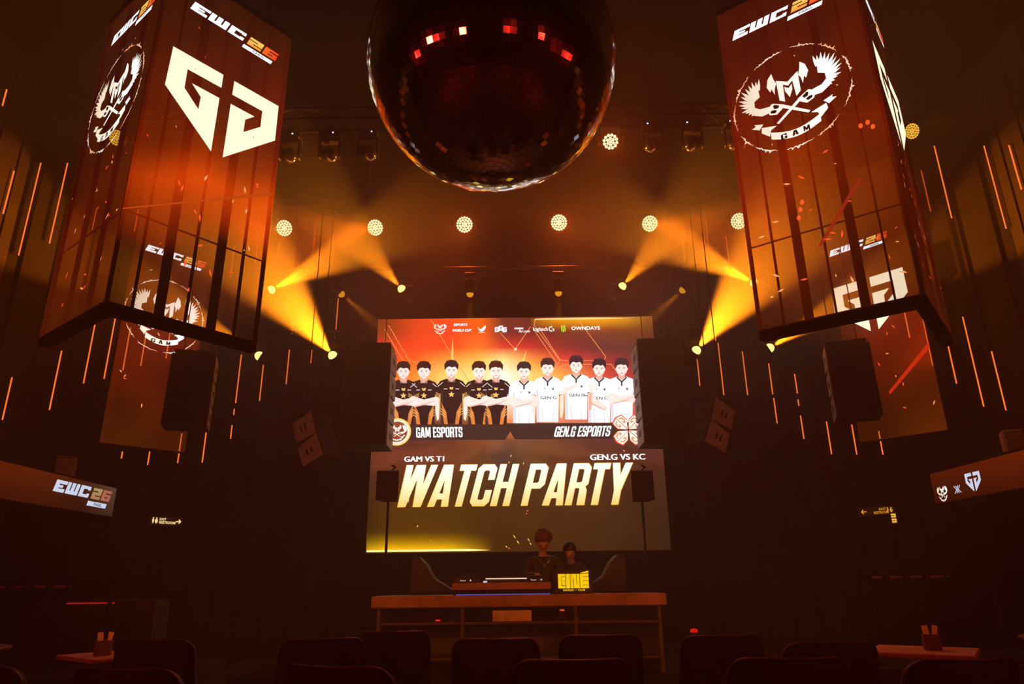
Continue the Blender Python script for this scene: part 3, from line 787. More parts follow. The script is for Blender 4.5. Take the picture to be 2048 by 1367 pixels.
ROWS = [(632, [(110, 45, 20), (140, 55, 20), (225, 70, 20), (250, 80, 25), (240, 100, 10), (110, 50, 35), (105, 45, 35), (200, 100, 10), (210, 110, 12), (150, 90, 20), (110, 60, 20)]),
 (665, [(110, 45, 20), (150, 55, 20), (235, 70, 25), (255, 70, 30), (250, 90, 20), (120, 45, 38), (120, 40, 35), (110, 45, 32), (130, 60, 35), (110, 55, 25), (100, 50, 22)]),
 (695, [(230, 60, 30), (245, 62, 30), (255, 70, 30), (255, 75, 30), (250, 115, 40), (225, 60, 40), (205, 50, 45), (150, 45, 40), (100, 45, 45), (90, 45, 35), (80, 42, 35)]),
 (720, [(240, 70, 30), (255, 80, 30), (255, 95, 30), (255, 160, 60), (255, 190, 80), (255, 235, 140), (255, 150, 60), (235, 65, 50), (170, 50, 48), (110, 40, 42), (90, 40, 40)]),
 (750, [(250, 90, 35), (255, 100, 35), (255, 140, 45), (255, 215, 110), (255, 230, 140), (255, 255, 235), (255, 215, 110), (250, 170, 80), (225, 75, 55), (175, 45, 50), (150, 45, 45)]),
 (790, [(255, 120, 60), (255, 130, 60), (255, 170, 80), (255, 225, 140), (255, 220, 130), (255, 255, 245), (255, 220, 130), (255, 190, 110), (245, 130, 90), (200, 70, 60), (190, 60, 60)]),
 (846, [(90, 50, 45), (90, 50, 45), (90, 50, 45), (120, 60, 40), (140, 60, 30), (255, 140, 60), (190, 90, 50), (220, 120, 90), (220, 120, 90), (200, 110, 90), (190, 100, 80)]),
 (880, [(85, 42, 30), (100, 45, 30), (95, 48, 35), (110, 55, 35), (130, 70, 40), (140, 80, 55), (120, 75, 50), (110, 62, 42), (95, 52, 42), (85, 45, 42), (80, 42, 40)]),
 (910, [(95, 45, 30), (115, 52, 35), (110, 52, 35), (120, 62, 35), (110, 65, 35), (85, 60, 50), (115, 70, 38), (110, 60, 35), (100, 52, 32), (90, 45, 32), (85, 42, 32)]),
 (960, [(70, 38, 18), (80, 42, 20), (80, 45, 18), (80, 48, 18), (75, 48, 20), (70, 45, 25), (75, 48, 22), (78, 46, 22), (75, 42, 22), (70, 38, 22), (65, 36, 22)]),
 (1020, [(55, 32, 6), (75, 45, 8), (80, 50, 6), (78, 48, 8), (75, 44, 10), (72, 42, 12), (72, 42, 14), (70, 40, 15), (68, 40, 16), (60, 36, 16), (55, 32, 16)]),
 (1106, [(60, 38, 2), (85, 52, 0), (95, 58, 0), (85, 52, 2), (70, 40, 6), (66, 38, 8), (66, 38, 10), (64, 36, 10), (60, 34, 12), (55, 30, 12), (48, 26, 12)])]
ROWS = [(y, [S(*c) for c in r]) for y, r in ROWS]
def bg(x, z):
    px, py = proj(Vector((x, YS, z)))
    px = min(max(px, XS[0]), XS[-1]); py = min(max(py, ROWS[0][0]), ROWS[-1][0])
    for i in range(len(XS) - 1):
        if px <= XS[i + 1]: break
    t = (px - XS[i]) / (XS[i + 1] - XS[i])
    for j in range(len(ROWS) - 1):
        if py <= ROWS[j + 1][0]: break
    w = (py - ROWS[j][0]) / (ROWS[j + 1][0] - ROWS[j][0])
    c = mix(mix(ROWS[j][1][i], ROWS[j][1][i + 1], t), mix(ROWS[j + 1][1][i], ROWS[j + 1][1][i + 1], t), w)
    m = 1 + .10 * nz(px / 60, py / 40, 1.0)
    if 872 < py < 940: m *= 1 + .35 * nz((px - 1020) / (40 + (py - 860)) * 2, py / 30, 1.3)
    return tuple(k * m * 1.0 for k in c)
g = SG(); g.grid(SX0, SZ0, SX1, SZ1, 84, 72, bg, 0)
def glow_strip(x0, x1, y0, y1, fx):
    n = 24; k = 8
    for i in range(n):
        for j in range(k):
            xa, xb = x0 + (x1 - x0) * i / n, x0 + (x1 - x0) * (i + 1) / n
            ya, yb = y0 + (y1 - y0) * j / k, y0 + (y1 - y0) * (j + 1) / k
            P = [(xa, yb), (xb, yb), (xb, ya), (xa, ya)]
            cs = [fx((px - x0) / (x1 - x0), (py - y0) / (y1 - y0), bg(*q(px, py))) for px, py in P]
            g.mb.add([g.P(*q(px, py), 1) for px, py in P], [(0, 1, 2, 3)], False, cs)
def bot(s_, t, base):
    e = max(0, min(1, (1.0 - s_) / .35)) * (.55 + .45 * min(1, s_ / .15)); a = (t ** 2.2) * e
    return mix(base, S(255, 190, 10), min(1, a * 1.1))
glow_strip(733, 985, 1058, 1101, bot)
glow_strip(1060, 1300, 637, 662, lambda s_, t, b: mix(b, S(255, 170, 10), (1 - t) ** 1.6 * (sin(pi * min(1, s_ * 1.05)) ** .6 if 0 < s_ < .95 else 0)))
for px0, px1, y0, y1 in ((733, 975, 1099.5, 1103.5),):
    g.poly(Q([(px0, y1), (px0 + 205, y1 - 2.2), (px1 + 5, y1 - 4), (px0 + 205, y0 - 2.5), (px0, y0 + .5)]), tuple(c * 1.25 for c in S(255, 240, 150)), 3)
g.poly(Q([(1068, 639), (1180, 638), (1296, 635.5), (1180, 635), (1072, 637)]), S(255, 235, 160), 3)
oc = S(255, 165, 90)
for pts in ([(769, 658), (807, 722)], [(777, 650), (818, 720), (826, 724)], [(862, 639), (905, 712), (940, 765)], [(1071, 637), (1068, 650), (1119, 720), (1111, 738)],
            [(1065, 655), (1112, 724)], [(1078, 655), (1120, 719), (1135, 721), (1190, 721)], [(1155, 637), (1212, 714), (1207, 720)], [(1115, 742), (1124, 729), (1205, 728), (1222, 728), (1235, 745)],
            [(825, 724), (890, 724)], [(848, 733), (890, 733)], [(1000, 665), (1032, 700)], [(1061, 653), (1026, 704)]):
    g.line(Q(pts), .012, oc, 2)
g.poly(Q([(902, 722), (907, 722), (905.5, 672)]), S(255, 215, 110), 2)
g.poly(Q([(1044, 724), (1048, 724), (1053, 700)]), S(255, 225, 120), 2)
g.disc(*q(1031, 698), .03, .03, S(255, 245, 210), 2, 10)
g.build('led_panel', vmat('led_main_panel', 1.2, True), scr_)

g = SG()
def player(cx, top, dark, pose, k, hair=(50, 25, 22), face=1.0, lean=0):
    sk = S(255, 232, 222); sk2 = S(240, 180, 160); hr = S(*hair)
    def E(x, y): return q(cx + x * face, top + y)
    P = lambda pts, c, kk: g.poly([E(*p) for p in pts], c, kk)
    jer = S(48, 27, 26) if dark else tuple(c * 1.15 for c in S(252, 252, 255)); sh = S(75, 45, 40) if dark else S(222, 222, 238)
    P([(-6, 28), (6, 28), (7, 44), (-7, 44)], sk2, k)
    P([(-9, 37), (-22, 42), (-29, 52), (-31, 74), (-25, 76), (-22, 66), (-21, 128), (21, 128), (22, 66), (26, 76), (31, 73), (29, 51), (22, 42), (9, 37), (0, 44)], jer, k)
    P([(-22, 66), (-20, 128), (-15, 128), (-18, 60)], sh, k + 1)
    # head
    n = 18
    P([(10.5 * sin(2 * pi * i / n), 22 - (15 if cos(2 * pi * i / n) > 0 else 14.5) * cos(2 * pi * i / n)) for i in range(n)], tuple(c * 1.08 for c in sk), k + 2)
    P([(-12.5, 22), (-10.3, 19), (-10.5, 26)], sk, k + 2); P([(12.5, 22), (10.3, 19), (10.5, 26)], sk, k + 2)
    P([(-6, 30), (0, 36.5), (8, 28), (10, 22), (7, 33), (0, 38), (-6, 34)], sk2, k + 3)
    P([(-13, 20), (-14, 9), (-9, 1.5), (0, -.5), (9, 1.5), (14, 9), (13, 20), (11, 17), (7, 13.5), (2 + lean, 15), (-3 + lean, 13), (-8, 14.5), (-11, 18)], hr, k + 4)
    P([(-5, 2.5), (1, 1.5), (6, 3), (0, 4)], tuple(c * 1.8 for c in hr), k + 5)
    for sx in (-1, 1):
        P([(sx * 4.6 - 2.2, 19), (sx * 4.6 + 2.2, 19), (sx * 4.6 + 1.8, 20.2), (sx * 4.6 - 1.8, 20.2)], S(120, 60, 50), k + 3)
        P([(sx * 4.6 - 1.6, 21.6), (sx * 4.6, 21), (sx * 4.6 + 1.6, 21.6), (sx * 4.6, 22.8)], S(80, 40, 40), k + 3)
    P([(-.8, 23), (1.2, 26.6), (-1, 27)], sk2, k + 3)
    P([(-3, 30), (0, 29.2), (3, 30), (0, 31.4)], S(215, 110, 100), k + 4)
    if dark:
        go = S(245, 200, 110); st = []
        for i in range(10):
            r_ = 6.5 if i % 2 == 0 else 2.8; t = pi * i / 5; st.append((r_ * sin(t), 69 - r_ * cos(t)))
        P(st, tuple(c * 1.05 for c in go), k + 2)
        P([(-4, 55), (-2.5, 53.5), (0, 55), (2.5, 53.5), (4, 55), (2.5, 59), (-2.5, 59)], go, k + 2)
        for sx in (-1, 1):
            P([(sx * 8, 57), (sx * 15, 57), (sx * 15, 58.6), (sx * 8, 58.6)], S(225, 215, 205), k + 2)
            P([(sx * 17, 44), (sx * 27, 52), (sx * 26.3, 53.4), (sx * 16.6, 45.4)], S(225, 215, 205), k + 2)
            for j in range(3): P([(sx * 23, 68 + j * 3), (sx * 30.5, 64 + j * 3), (sx * 30.5, 65.3 + j * 3), (sx * 23, 69.3 + j * 3)], S(245, 175, 90), k + 2)
            P([(sx * 20, 84), (sx * 10, 104), (sx * 7, 128), (sx * 14, 128), (sx * 18, 106)], S(225, 130, 60), k + 1)
            for j in range(3): P([(sx * 21, 96 + j * 5), (sx * 12, 104 + j * 5), (sx * 12, 105.5 + j * 5), (sx * 21, 97.5 + j * 5)], S(250, 190, 110), k + 2)
    else:
        bk = S(70, 62, 66)
        P([(-9, 37), (0, 46), (9, 37), (10.5, 40), (1.6, 48.5), (1.6, 56), (-1.6, 56), (-1.6, 48.5), (-10.5, 40)], bk, k + 3)
        for sx in (-1, 1): P([(sx * 22.5, 74.5), (sx * 30.8, 72.2), (sx * 30.8, 73.8), (sx * 22.5, 76.1)], bk, k + 2)
        P([(8, 60), (13, 60), (12.5, 63), (10.5, 65), (8.5, 63)], S(120, 112, 120), k + 2)
        P([(-7, 60), (-4, 60), (-5.5, 64)], S(150, 140, 150), k + 2)
        if pose != 'cross': g.text('GEN.G', *E(-14, 82.5), .058, S(75, 68, 72), k + 2, sx=1.35, bold=.02)
        P([(-12, 100), (-10, 128), (-8, 128), (-10, 100)], sh, k + 1); P([(10, 96), (9, 128), (12, 128)], sh, k + 1)
    if pose == 'cross':
        P([(-29, 75), (-22, 70), (0, 77), (22, 72), (25, 78), (10, 86), (-18, 92), (-28, 86)], tuple(c * 1.05 for c in sk), k + 5)
        P([(29, 75), (24, 72), (4, 80), (-14, 74), (-20, 68), (-16, 78), (2, 88), (24, 90)], sk, k + 6)
        P([(-18, 90), (8, 84), (22, 78), (8, 86.5), (-16, 92)], sk2, k + 7)
    elif pose == 'down':
        for sx in (-1, 1): P([(sx * 25, 75), (sx * 31, 73), (sx * 31, 104), (sx * 28, 122), (sx * 24.5, 118), (sx * 24, 96)], sk, k + 5)
    elif pose == 'point':
        P([(-30, 74), (-23, 78), (-4, 66), (2, 62), (0, 56), (-6, 58), (-24, 68)], sk, k + 5)
        P([(-5, 56), (2, 55), (5, 60), (2, 66), (-4, 66), (-6, 61)], tuple(c * 1.08 for c in sk), k + 6)
        P([(25, 76), (31, 74), (30, 110), (25, 108)], sk2, k + 5)
    elif pose == 'fist':
        P([(-20, 82), (-12, 90), (14, 104), (18, 98), (-10, 78), (-12, 62), (-18, 60)], sk, k + 5)
        P([(-19, 50), (-12, 49), (-9, 55), (-11, 62), (-18, 63), (-21, 57)], tuple(c * 1.08 for c in sk), k + 6)
        P([(-20, 82), (-12, 90), (14, 104), (10, 104), (-16, 92)], sk2, k + 6)
hb = [(58, 28, 22), (50, 24, 26), (70, 32, 20), (78, 36, 22), (48, 30, 36), (60, 40, 40), (58, 34, 42), (66, 40, 46), (40, 30, 40), (60, 36, 44)]
for i, (cx, top, dk, pose) in enumerate(((807, 722, True, 'cross'), (848, 722, True, 'cross'), (958, 722, True, 'cross'), (992, 721, True, 'cross'), (903, 720, True, 'down'),
                                         (1048, 723, False, 'cross'), (1243, 716, False, 'cross'), (1095, 716, False, 'down'), (1198, 717, False, 'fist'), (1152, 711, False, 'point'))):
    player(cx, top, dk, pose, 4 + i * 1.2, hb[i], 1.02, (-2, 1, 0, 3, -1, -3, 2, 0, 1, -2)[i])
g.build('player_artwork', M_LEDART, scr_)

g = SG()
dk = S(62, 42, 36)
g.poly(Q([(783, 849), (1030, 849), (1010, 880), (783, 880)]), dk, 20)
g.poly(Q([(1010, 847), (1290, 846), (1290, 878), (1030, 879)]), dk, 20)
lc = tuple(c * 1.15 for c in S(250, 250, 252))
x, z = q(833, 875.5); x2, z2 = q(926, 854)
poster(g, 'GAM ESPORTS', x, z, z2 - z, lc, 22, x2 - x, -.06, .05)
x, z = q(1107, 874); x2, z2 = q(1217, 852)
poster(g, 'GEN.G ESPORTS', x, z, z2 - z, lc, 22, x2 - x, .28, .05)
# medallion, partly behind the left speaker stack
cx, cz = q(795, 864); ex, _ = q(823, 864); R_ = ex - cx
for rr_, c, k in ((1.0, S(255, 190, 90), 22), (.95, S(255, 225, 150), 23), (.84, S(255, 250, 235), 24), (.74, S(150, 70, 45), 25)): g.disc(cx, cz, R_ * rr_, R_ * rr_, c, k, 28)
flame_emblem(g, cx, cz, R_ * 1.25, 26, False)
# flower of four shields at the right
cx, cz = q(1256, 860); ex, _ = q(1290, 860); R_ = (ex - cx)
for a in range(4):
    t = radians(45 + 90 * a)
    rot = lambda pts: [(cx + R_ * (px * cos(t) - py * sin(t)), cz + R_ * (px * sin(t) + py * cos(t))) for px, py in pts]
    g.poly(rot([(-.04, .04), (.42, .50), (.40, .92), (.0, 1.06), (-.40, .92), (-.42, .50)]), S(235, 80, 40), 22)
    g.poly(rot([(0, .06), (.37, .48), (.35, .87), (.02, .98), (.02, .06)]), tuple(c * 1.1 for c in S(255, 240, 225)), 23)
    g.poly(rot([(-.02, .06), (-.02, .98), (-.35, .87), (-.37, .48)]), tuple(c * 1.1 for c in S(255, 240, 225)), 23)
    for sx in (-1, 1): g.line(rot([(sx * .10, .82), (sx * .26, .76), (sx * .27, .52), (sx * .17, .44), (sx * .14, .60)]), R_ * .06, S(240, 120, 60), 24)
g.build('team_banner', M_LEDART, scr_)

g = SG()
x, z = q(789, 1013.5); x2, _ = q(1249, 1008); _, zt = q(815, 930)
def gold(p):
    t = min(1, max(0, (p[1] - z) / (zt - z)))
    return mix(tuple(c * 1.05 for c in S(255, 205, 105)), (1.3, 1.25, .95), t ** .8)
poster(g, 'WATCH PARTY', x, z, zt - z, gold, 4, x2 - x, .26, .05)
for out, dx in ((S(230, 150, 20), .012),):
    poster(g, 'WATCH PARTY', x - dx, z - dx * .6, (zt - z) * 1.02, out, 3, x2 - x + 2 * dx, .26, .05)
xa, za = q(808, 923); xb, zb2 = q(893, 911)
for dx in (-.007, 0, .007): g.text('GAM VS T1', xa + dx, za, zb2 - za, lc, 4, sx=1.12)
xa, za = q(1180, 919.5); _, zb2 = q(1180, 907.5)
for dx in (-.007, 0, .007): g.text('GEN.G VS KC', xa + dx, za, zb2 - za, lc, 4, sx=1.13)
wh = (1.2, 1.2, 1.2)
x, z = q(880, 656.5); ex, _ = q(892, 656)
flame_emblem(g, x, z, (ex - x) / .52, 4, False)
xa, za = q(905, 657.2); hh = q(905, 652.5)[1] - za
g.text('ESPORTS', xa + .02, za + hh * 1.25, hh * .95, wh, 4, sx=1.05, shear=.25, bold=.04)
xa, za = q(904, 663)
g.text('WORLD CUP', xa, za, hh * 1.0, wh, 4, sx=.92, shear=.25, bold=.04)
g.poly(Q([(955, 653), (960, 659), (966, 655), (971, 650), (971.5, 655), (968, 661), (962, 663.5), (958, 660)]), wh, 4)
g.poly(Q([(957, 665.5), (970, 665), (970, 664.2), (957, 664.6)]), wh, 4)
for i, (dx, dy) in enumerate(((0, 0), (7.5, -2.5), (15, .5))):
    g.poly(Q([(990 + dx, 664 + dy), (989.5 + dx, 655 + dy), (991 + dx, 654 + dy), (998 + dx, 653.5 + dy), (998.5 + dx, 662 + dy), (997 + dx, 663.5 + dy)]), wh, 4)
    xa, za = q(991.8 + dx, 661.8 + dy); g.text('FPT'[i], xa, za, .062, S(190, 60, 40), 5, sx=1.0, shear=.2, bold=.03)
xa, za = q(1028, 658.5); g.text('vietjet', xa, za, .055, wh, 4, sx=1.0, shear=.2, bold=.02)
xa, za = q(1037, 664.5); g.text('Air.com', xa, za, .055, wh, 4, sx=.95, shear=.2, bold=.015)
xa, za = q(1066, 661.5); g.text('logitech', xa, za, .082, wh, 4, sx=.86, bold=.012)
cx, cz = q(1102.5, 657.6)
pts = [(cx + .045 * cos(radians(t)), cz + .048 * sin(radians(t))) for t in range(60, 301, 20)]; g.line(pts, .02, wh, 4)
g.line([(cx + .015, cz - .002), (cx + .05, cz - .002), (cx + .05, cz - .05)], .018, wh, 4)
for i, dx in enumerate((0, 3.2, 6.6)):
    g.poly(Q([(1121.5 + dx, 651), (1123.6 + dx, 651), (1124 + dx, 656), (1125 + dx, 661 + 2 * (i == 1)), (1123 + dx, 664 + (i == 1)), (1122.5 + dx, 657)]), S(190, 235, 60), 4)
xa, za = q(1142.5, 659.6); g.text('OWNDAYS', xa, za, .075, wh, 4, sx=1.12, bold=.025)
g.build('lettering', M_LEDART, scr_)
g = SG()
for px, py, a, L in ((1029, 1073, 2.2, 9), (1036, 1084, 2.2, 8), (1057, 1079, 2.1, 7), (1061, 1087, 2.1, 6), (1013, 1093, 2.2, 5), (1018, 1096, 2.2, 4), (862, 1081, 1.6, 4), (862, 1088, 1.6, 3),
                     (836, 1052, .8, 5), (1055, 1021, .9, 4), (1053, 1027, .9, 4), (1022, 912, 1.2, 6), (1018, 925, 1.2, 5), (1047, 927, 1.4, 5), (811, 1004, 1.4, 10), (818, 1001, 1.4, 8), (1236, 655, 2.6, 4), (1247, 902, 2.6, 5)):
    x, z = q(px, py); l = L * .0052; w = .011
    ux, uz = cos(a), sin(a)
    g.poly([(x - ux * l, z - uz * l), (x + uz * w, z - ux * w), (x + ux * l, z + uz * l), (x - uz * w, z + ux * w)], S(255, 190, 120) if L > 4 else S(250, 110, 50), 30)
g.build('spark_artwork', M_LEDART, scr_)

# ---------------------------------------------------------------- LED ribbons on the balcony edges
for sgn, nm in ((-1, 'left'), (1, 'right')):
    X0 = sgn * 6.06; n = Vector((-sgn, 0, 0)); u = Vector((0, -sgn, 0))
    r = thing('led_ribbon_screen', {'left': 'long LED ribbon on the left balcony edge showing slanted white lettering', 'right': 'long LED ribbon on the right balcony edge showing a cross between two emblems'}[nm], 'LED screen', (X0, 0, 0))
    ya, yb = 3.0, (10.82 if sgn < 0 else 10.3)
    MB().bbox((sgn * .022, (ya + yb) / 2, 2.43), (.04, yb - ya + .04, .47), .008).build('housing', M_BLACK, r)
    A = Vector((X0, 0, 0))
    g = GFX((0, 0, 0), u, Vector((0, 0, 1)), n)
    def f(x, z):
        Y = -sgn * x
        if sgn < 0: c = interp([(5, S(60, 15, 3)), (9.0, S(75, 24, 5)), (10.0, S(55, 22, 8)), (10.8, S(72, 50, 36))], Y)
        else: c = interp([(5, S(95, 24, 3)), (8.5, S(80, 22, 3)), (10.3, S(62, 18, 3))], Y)
        return tuple(k * (.55 + .75 * (z - 2.2) / .44) for k in c)
    xs = sorted((-sgn * ya, -sgn * yb))
    g.grid(xs[0], 2.22, xs[1], 2.64, 40, 4, f, 1); g.build('led_panel', M_LEDART, r)
    loc = lambda px, py: ((onplane(px, py, A, n) - A).dot(u), onplane(px, py, A, n).z)
    g = g.fresh()
    dimw = (.55, .60, .75)
    if sgn < 0:
        x0, z0 = loc(104, 981); x1, z1 = loc(221, 998)
        sc = (x1 - x0) / 1.15; ewc_logo(g, x0, z0, 3, sc, dimw)
        g.build('event_lettering', M_LEDART, r)
    else:
        x0, z0 = loc(1886, 985); ex, _ = loc(1898, 985); flame_emblem(g, x0, z0, (ex - x0) / .5 * .8, 3, False)
        x0, z0 = loc(1916, 978); _, zz = loc(1916, 971)
        for a in (-1, 1):
            for o_ in (-.02, .02): g.line([(x0 - .05 * a + o_, z0 - .05), (x0 + .05 * a + o_, z0 + .05)], .012, dimw, 3)
        x0, z0 = loc(1948, 963); ex, _ = loc(1965, 960); shield_logo(g, x0, z0, (ex - x0) / .67 * .9, dimw, 3)
        g.build('team_emblem', M_LEDART, r)
# ================================================================ loudspeakers
M_CAB = pmat('speaker_black', (.02, .018, .018), .7, 0, .2, 20)
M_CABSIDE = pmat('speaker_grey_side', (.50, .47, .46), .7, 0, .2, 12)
M_GRILLE = pmat('speaker_grille', (.012, .012, .012), .85)
def line_array(label, P, yaw, n, w, d, h, splay, side, tilt=0.0, top=CEIL):
    """n cabinets hung in a curve; P = middle of the top; side = which flank is pale (-1 / +1 / 0)"""
    r = thing('line_array_speaker', label, 'loudspeaker', P, yaw)
    y, z, a = 0.0, 0.0, tilt
    for k in range(n):
        M = Matrix.Rotation(-a, 3, 'X')
        c = Vector((0, y, z)) + M @ Vector((0, 0, -h / 2))
        cab = MB().prism([(-d / 2, -h / 2 + .005), (d / 2, -h / 2 + .035), (d / 2, h / 2 - .035), (-d / 2, h / 2 - .005)], c - Vector((w / 2, 0, 0)), M @ Vector((0, 1, 0)), M @ Vector((0, 0, 1)), Vector((1, 0, 0)), w).build('cabinet', M_CAB, r)
        MB().bbox(c + M @ Vector((0, -d / 2 - .006, 0)), (w * .94, .015, h * .9), .004, M).build('grille', M_GRILLE, cab)
        for s_ in (-1, 1):
            f = MB().prism([(-d / 2 + .01, -h / 2 + .012), (d / 2 - .02, -h / 2 + .04), (d / 2 - .02, h / 2 - .04), (-d / 2 + .01, h / 2 - .012)], c + Vector((s_ * (w / 2 + .002), 0, 0)), M @ Vector((0, 1, 0)), M @ Vector((0, 0, 1)), Vector((s_, 0, 0)), .012)
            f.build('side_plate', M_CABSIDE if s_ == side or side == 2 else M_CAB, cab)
            hb_ = MB()
            for dy in (-.05, .05): hb_.bbox(c + M @ Vector((s_ * (w / 2 + .016), dy * d / .5, 0)), (.006, d * .09, h * .26), .003, M)
            hb_.build('handle', M_GRILLE, cab)
        y, z = (Vector((0, y, z)) + M @ Vector((0, 0, -h))).yz; a += splay
    MB().bbox((0, 0, .05), (w * .96, d * .8, .05), .01).box((0, 0, .03), (w * .9, .05, .06)).build('flying_frame', M_METAL, r)
    if top: MB().cyl((-w * .3, 0, .06), (-w * .3, 0, top - P[2]), .008, n=6).cyl((w * .3, 0, .06), (w * .3, 0, top - P[2]), .008, n=6).build('hanging_chain', M_METAL, r)
    return r
Pl = at(783, 690, 11.6); Pr = at(1273, 682, 11.6)
hh_ = Pl.z - at(783, 893, 11.6).z
line_array('big black speaker stack hanging before the left edge of the main screen', (Pl.x - .40, 11.9, Pl.z), 0, 4, .78, .62, hh_ / 4, radians(1.0), 1)
hh_ = Pr.z - at(1273, 888, 11.6).z
line_array('big black speaker stack hanging before the right edge of the main screen', (Pr.x + .40, 11.9, Pr.z), 0, 4, .78, .62, hh_ / 4, radians(1.0), -1)
P = at(392, 715, 10.6); hl = P.z - at(392, 860, 10.6).z
line_array('slim speaker column hanging before the left angled wall, under the hanging LED screen', (P.x, 10.6, P.z), radians(18), 3, .62, .42, hl / 3, radians(3), 1)
P = at(1690, 694, 10.6); hl = P.z - at(1690, 842, 10.6).z
line_array('slim speaker column hanging before the right angled wall, red banner behind it', (P.x, 10.6, P.z), radians(-18), 3, .62, .42, hl / 3, radians(3), -1)
P = at(622, 838, 10.8)
line_array('small grey sided speaker pair tilted down, left of the left black stack', (P.x, 10.8, P.z), radians(62), 2, .42, .42, .40, radians(4), 2, radians(22))
P = at(1432, 812, 10.8)
line_array('small grey sided speaker pair tilted down, right of the right black stack', (P.x, 10.8, P.z), radians(-62), 2, .42, .42, .40, radians(4), 2, radians(22))
for px, lab in ((778, 'left'), (1282, 'right')):
    P = at(px, 972, 11.0)
    r = thing('pole_speaker', 'small black speaker on a tall pole at the %s end of the words WATCH PARTY' % lab, 'loudspeaker', (P.x, 11.0, .15))
    zc = P.z - .15
    MB().prism([(-.17, -.15), (.17, -.15), (.12, .16), (-.12, .16)], (0, 0, zc - .22), (1, 0, 0), (0, 1, 0), (0, 0, 1), .44).build('cabinet', M_CAB, r)
    MB().bbox((0, -.158, zc), (.31, .012, .40), .005).build('grille', M_GRILLE, r)
    MB().cyl((0, 0, .02), (0, 0, zc - .22), .02).build('pole', M_METAL, r)
    MB().lathe([(.24, 0), (.24, .015), (.05, .03), (.03, .08)]).build('base_plate', M_METAL, r)
    MB().tube([(.02, 0, zc + .22), (.05, .02, zc + .27), (.09, .03, zc + .30), (.02, .0, zc + .33)], .012, 6).build('cable_clamp', M_METAL, r)
# booth monitors behind the counter
for sgn, px, lab in ((-1, 868, 'left'), (1, 1205, 'right')):
    x = at(px, 1150, 10.52).x
    r = thing('booth_monitor', 'angled black monitor speaker standing at the %s end of the disc jockey booth' % lab, 'loudspeaker', (x, 10.52, .15))
    MB().prism([(-.30 * sgn * -1, .95), (.26 * sgn * -1, .95), (.0 * sgn, 1.12), (.10 * sgn, 1.30), (.22 * sgn, 1.42), (.30 * sgn, 1.42)][::1], (0, .2, 0), (1, 0, 0), (0, 0, 1), (0, -1, 0), .4).build('cabinet', M_CAB, r)
    MB().prism([(-.255 * sgn, .97), (.005 * sgn, 1.125), (.105 * sgn, 1.305), (.215 * sgn, 1.415), (.20 * sgn, 1.425), (.09 * sgn, 1.315), (-.01 * sgn, 1.14), (-.27 * sgn, .985)], (0, .205, 0), (1, 0, 0), (0, 0, 1), (0, -1, 0), .41).build('grille', pmat('mesh_grille_grey', (.05, .035, .025), .6, .3), r)
    MB().cyl((0.02 * sgn, 0, .03), (0.02 * sgn, 0, .96), .03).lathe([(.25, 0), (.25, .02), (.04, .04)]).build('stand', M_METAL, r)

# ================================================================ disc jockey booth
M_WOOD = pmat('amber_wood', (.30, .12, .035), .42, 0, .3, 5)
M_DARKWOOD = pmat('dark_wood', (.05, .024, .012), .55, 0, .3, 5)
ctr = thing('booth_counter', 'long wooden booth counter before the big screen with open shelves below', 'counter', (.05, 9.8, 0))
MB().bbox((0, 0, .998), (3.75, .66, .145), .012).build('worktop', M_WOOD, ctr)
MB().box((0, .31, .47), (3.6, .03, .90)).build('back_panel', M_DARKWOOD, ctr)
for zs in (.32, .735): MB().bbox((0, 0.02, zs), (3.6, .56, .03), .005).build('shelf', M_DARKWOOD, ctr)
for x in (-1.78, -.72, .72, 1.78): MB().bbox((x, .01, .463), (.045, .58, .926), .006).build('upright', M_DARKWOOD, ctr)
# things in the shelves
t = thing('cardboard_box', 'flat yellow box lying in the open shelf under the booth counter', 'box', (-.04, 9.72, .7505))
MB().bbox((0, 0, .066), (.50, .3, .132), .006).build('carton', pmat('yellow_card', (.45, .27, .06), .7), t)
MB().bbox((0, -.152, .10), (.50, .004, .02), .001).build('lid', pmat('yellow_card_edge', (.50, .32, .09), .7), t)
for x, c, s_, lab in ((-.98, (255, 30, 15), 1.0, 'tiny red lamp glowing in the shelf at the left end of the booth'), (.60, (255, 90, 30), .8, 'tiny orange lamp glowing in the shelf right of the yellow box')):
    t = thing('indicator_lamp', lab, 'lamp', (x, 9.6, .7505))
    hz_ = .035 if x < 0 else .14
    MB().bbox((0, 0, hz_ / 2 + .005), (.10, .10, hz_), .006).build('housing', M_METAL, t)
    MB().bbox((0, -.053, hz_ - .012), (.06, .01, .018), .003).build('lens', emat('indicator_%d' % c[1], S(*c), s_), t)
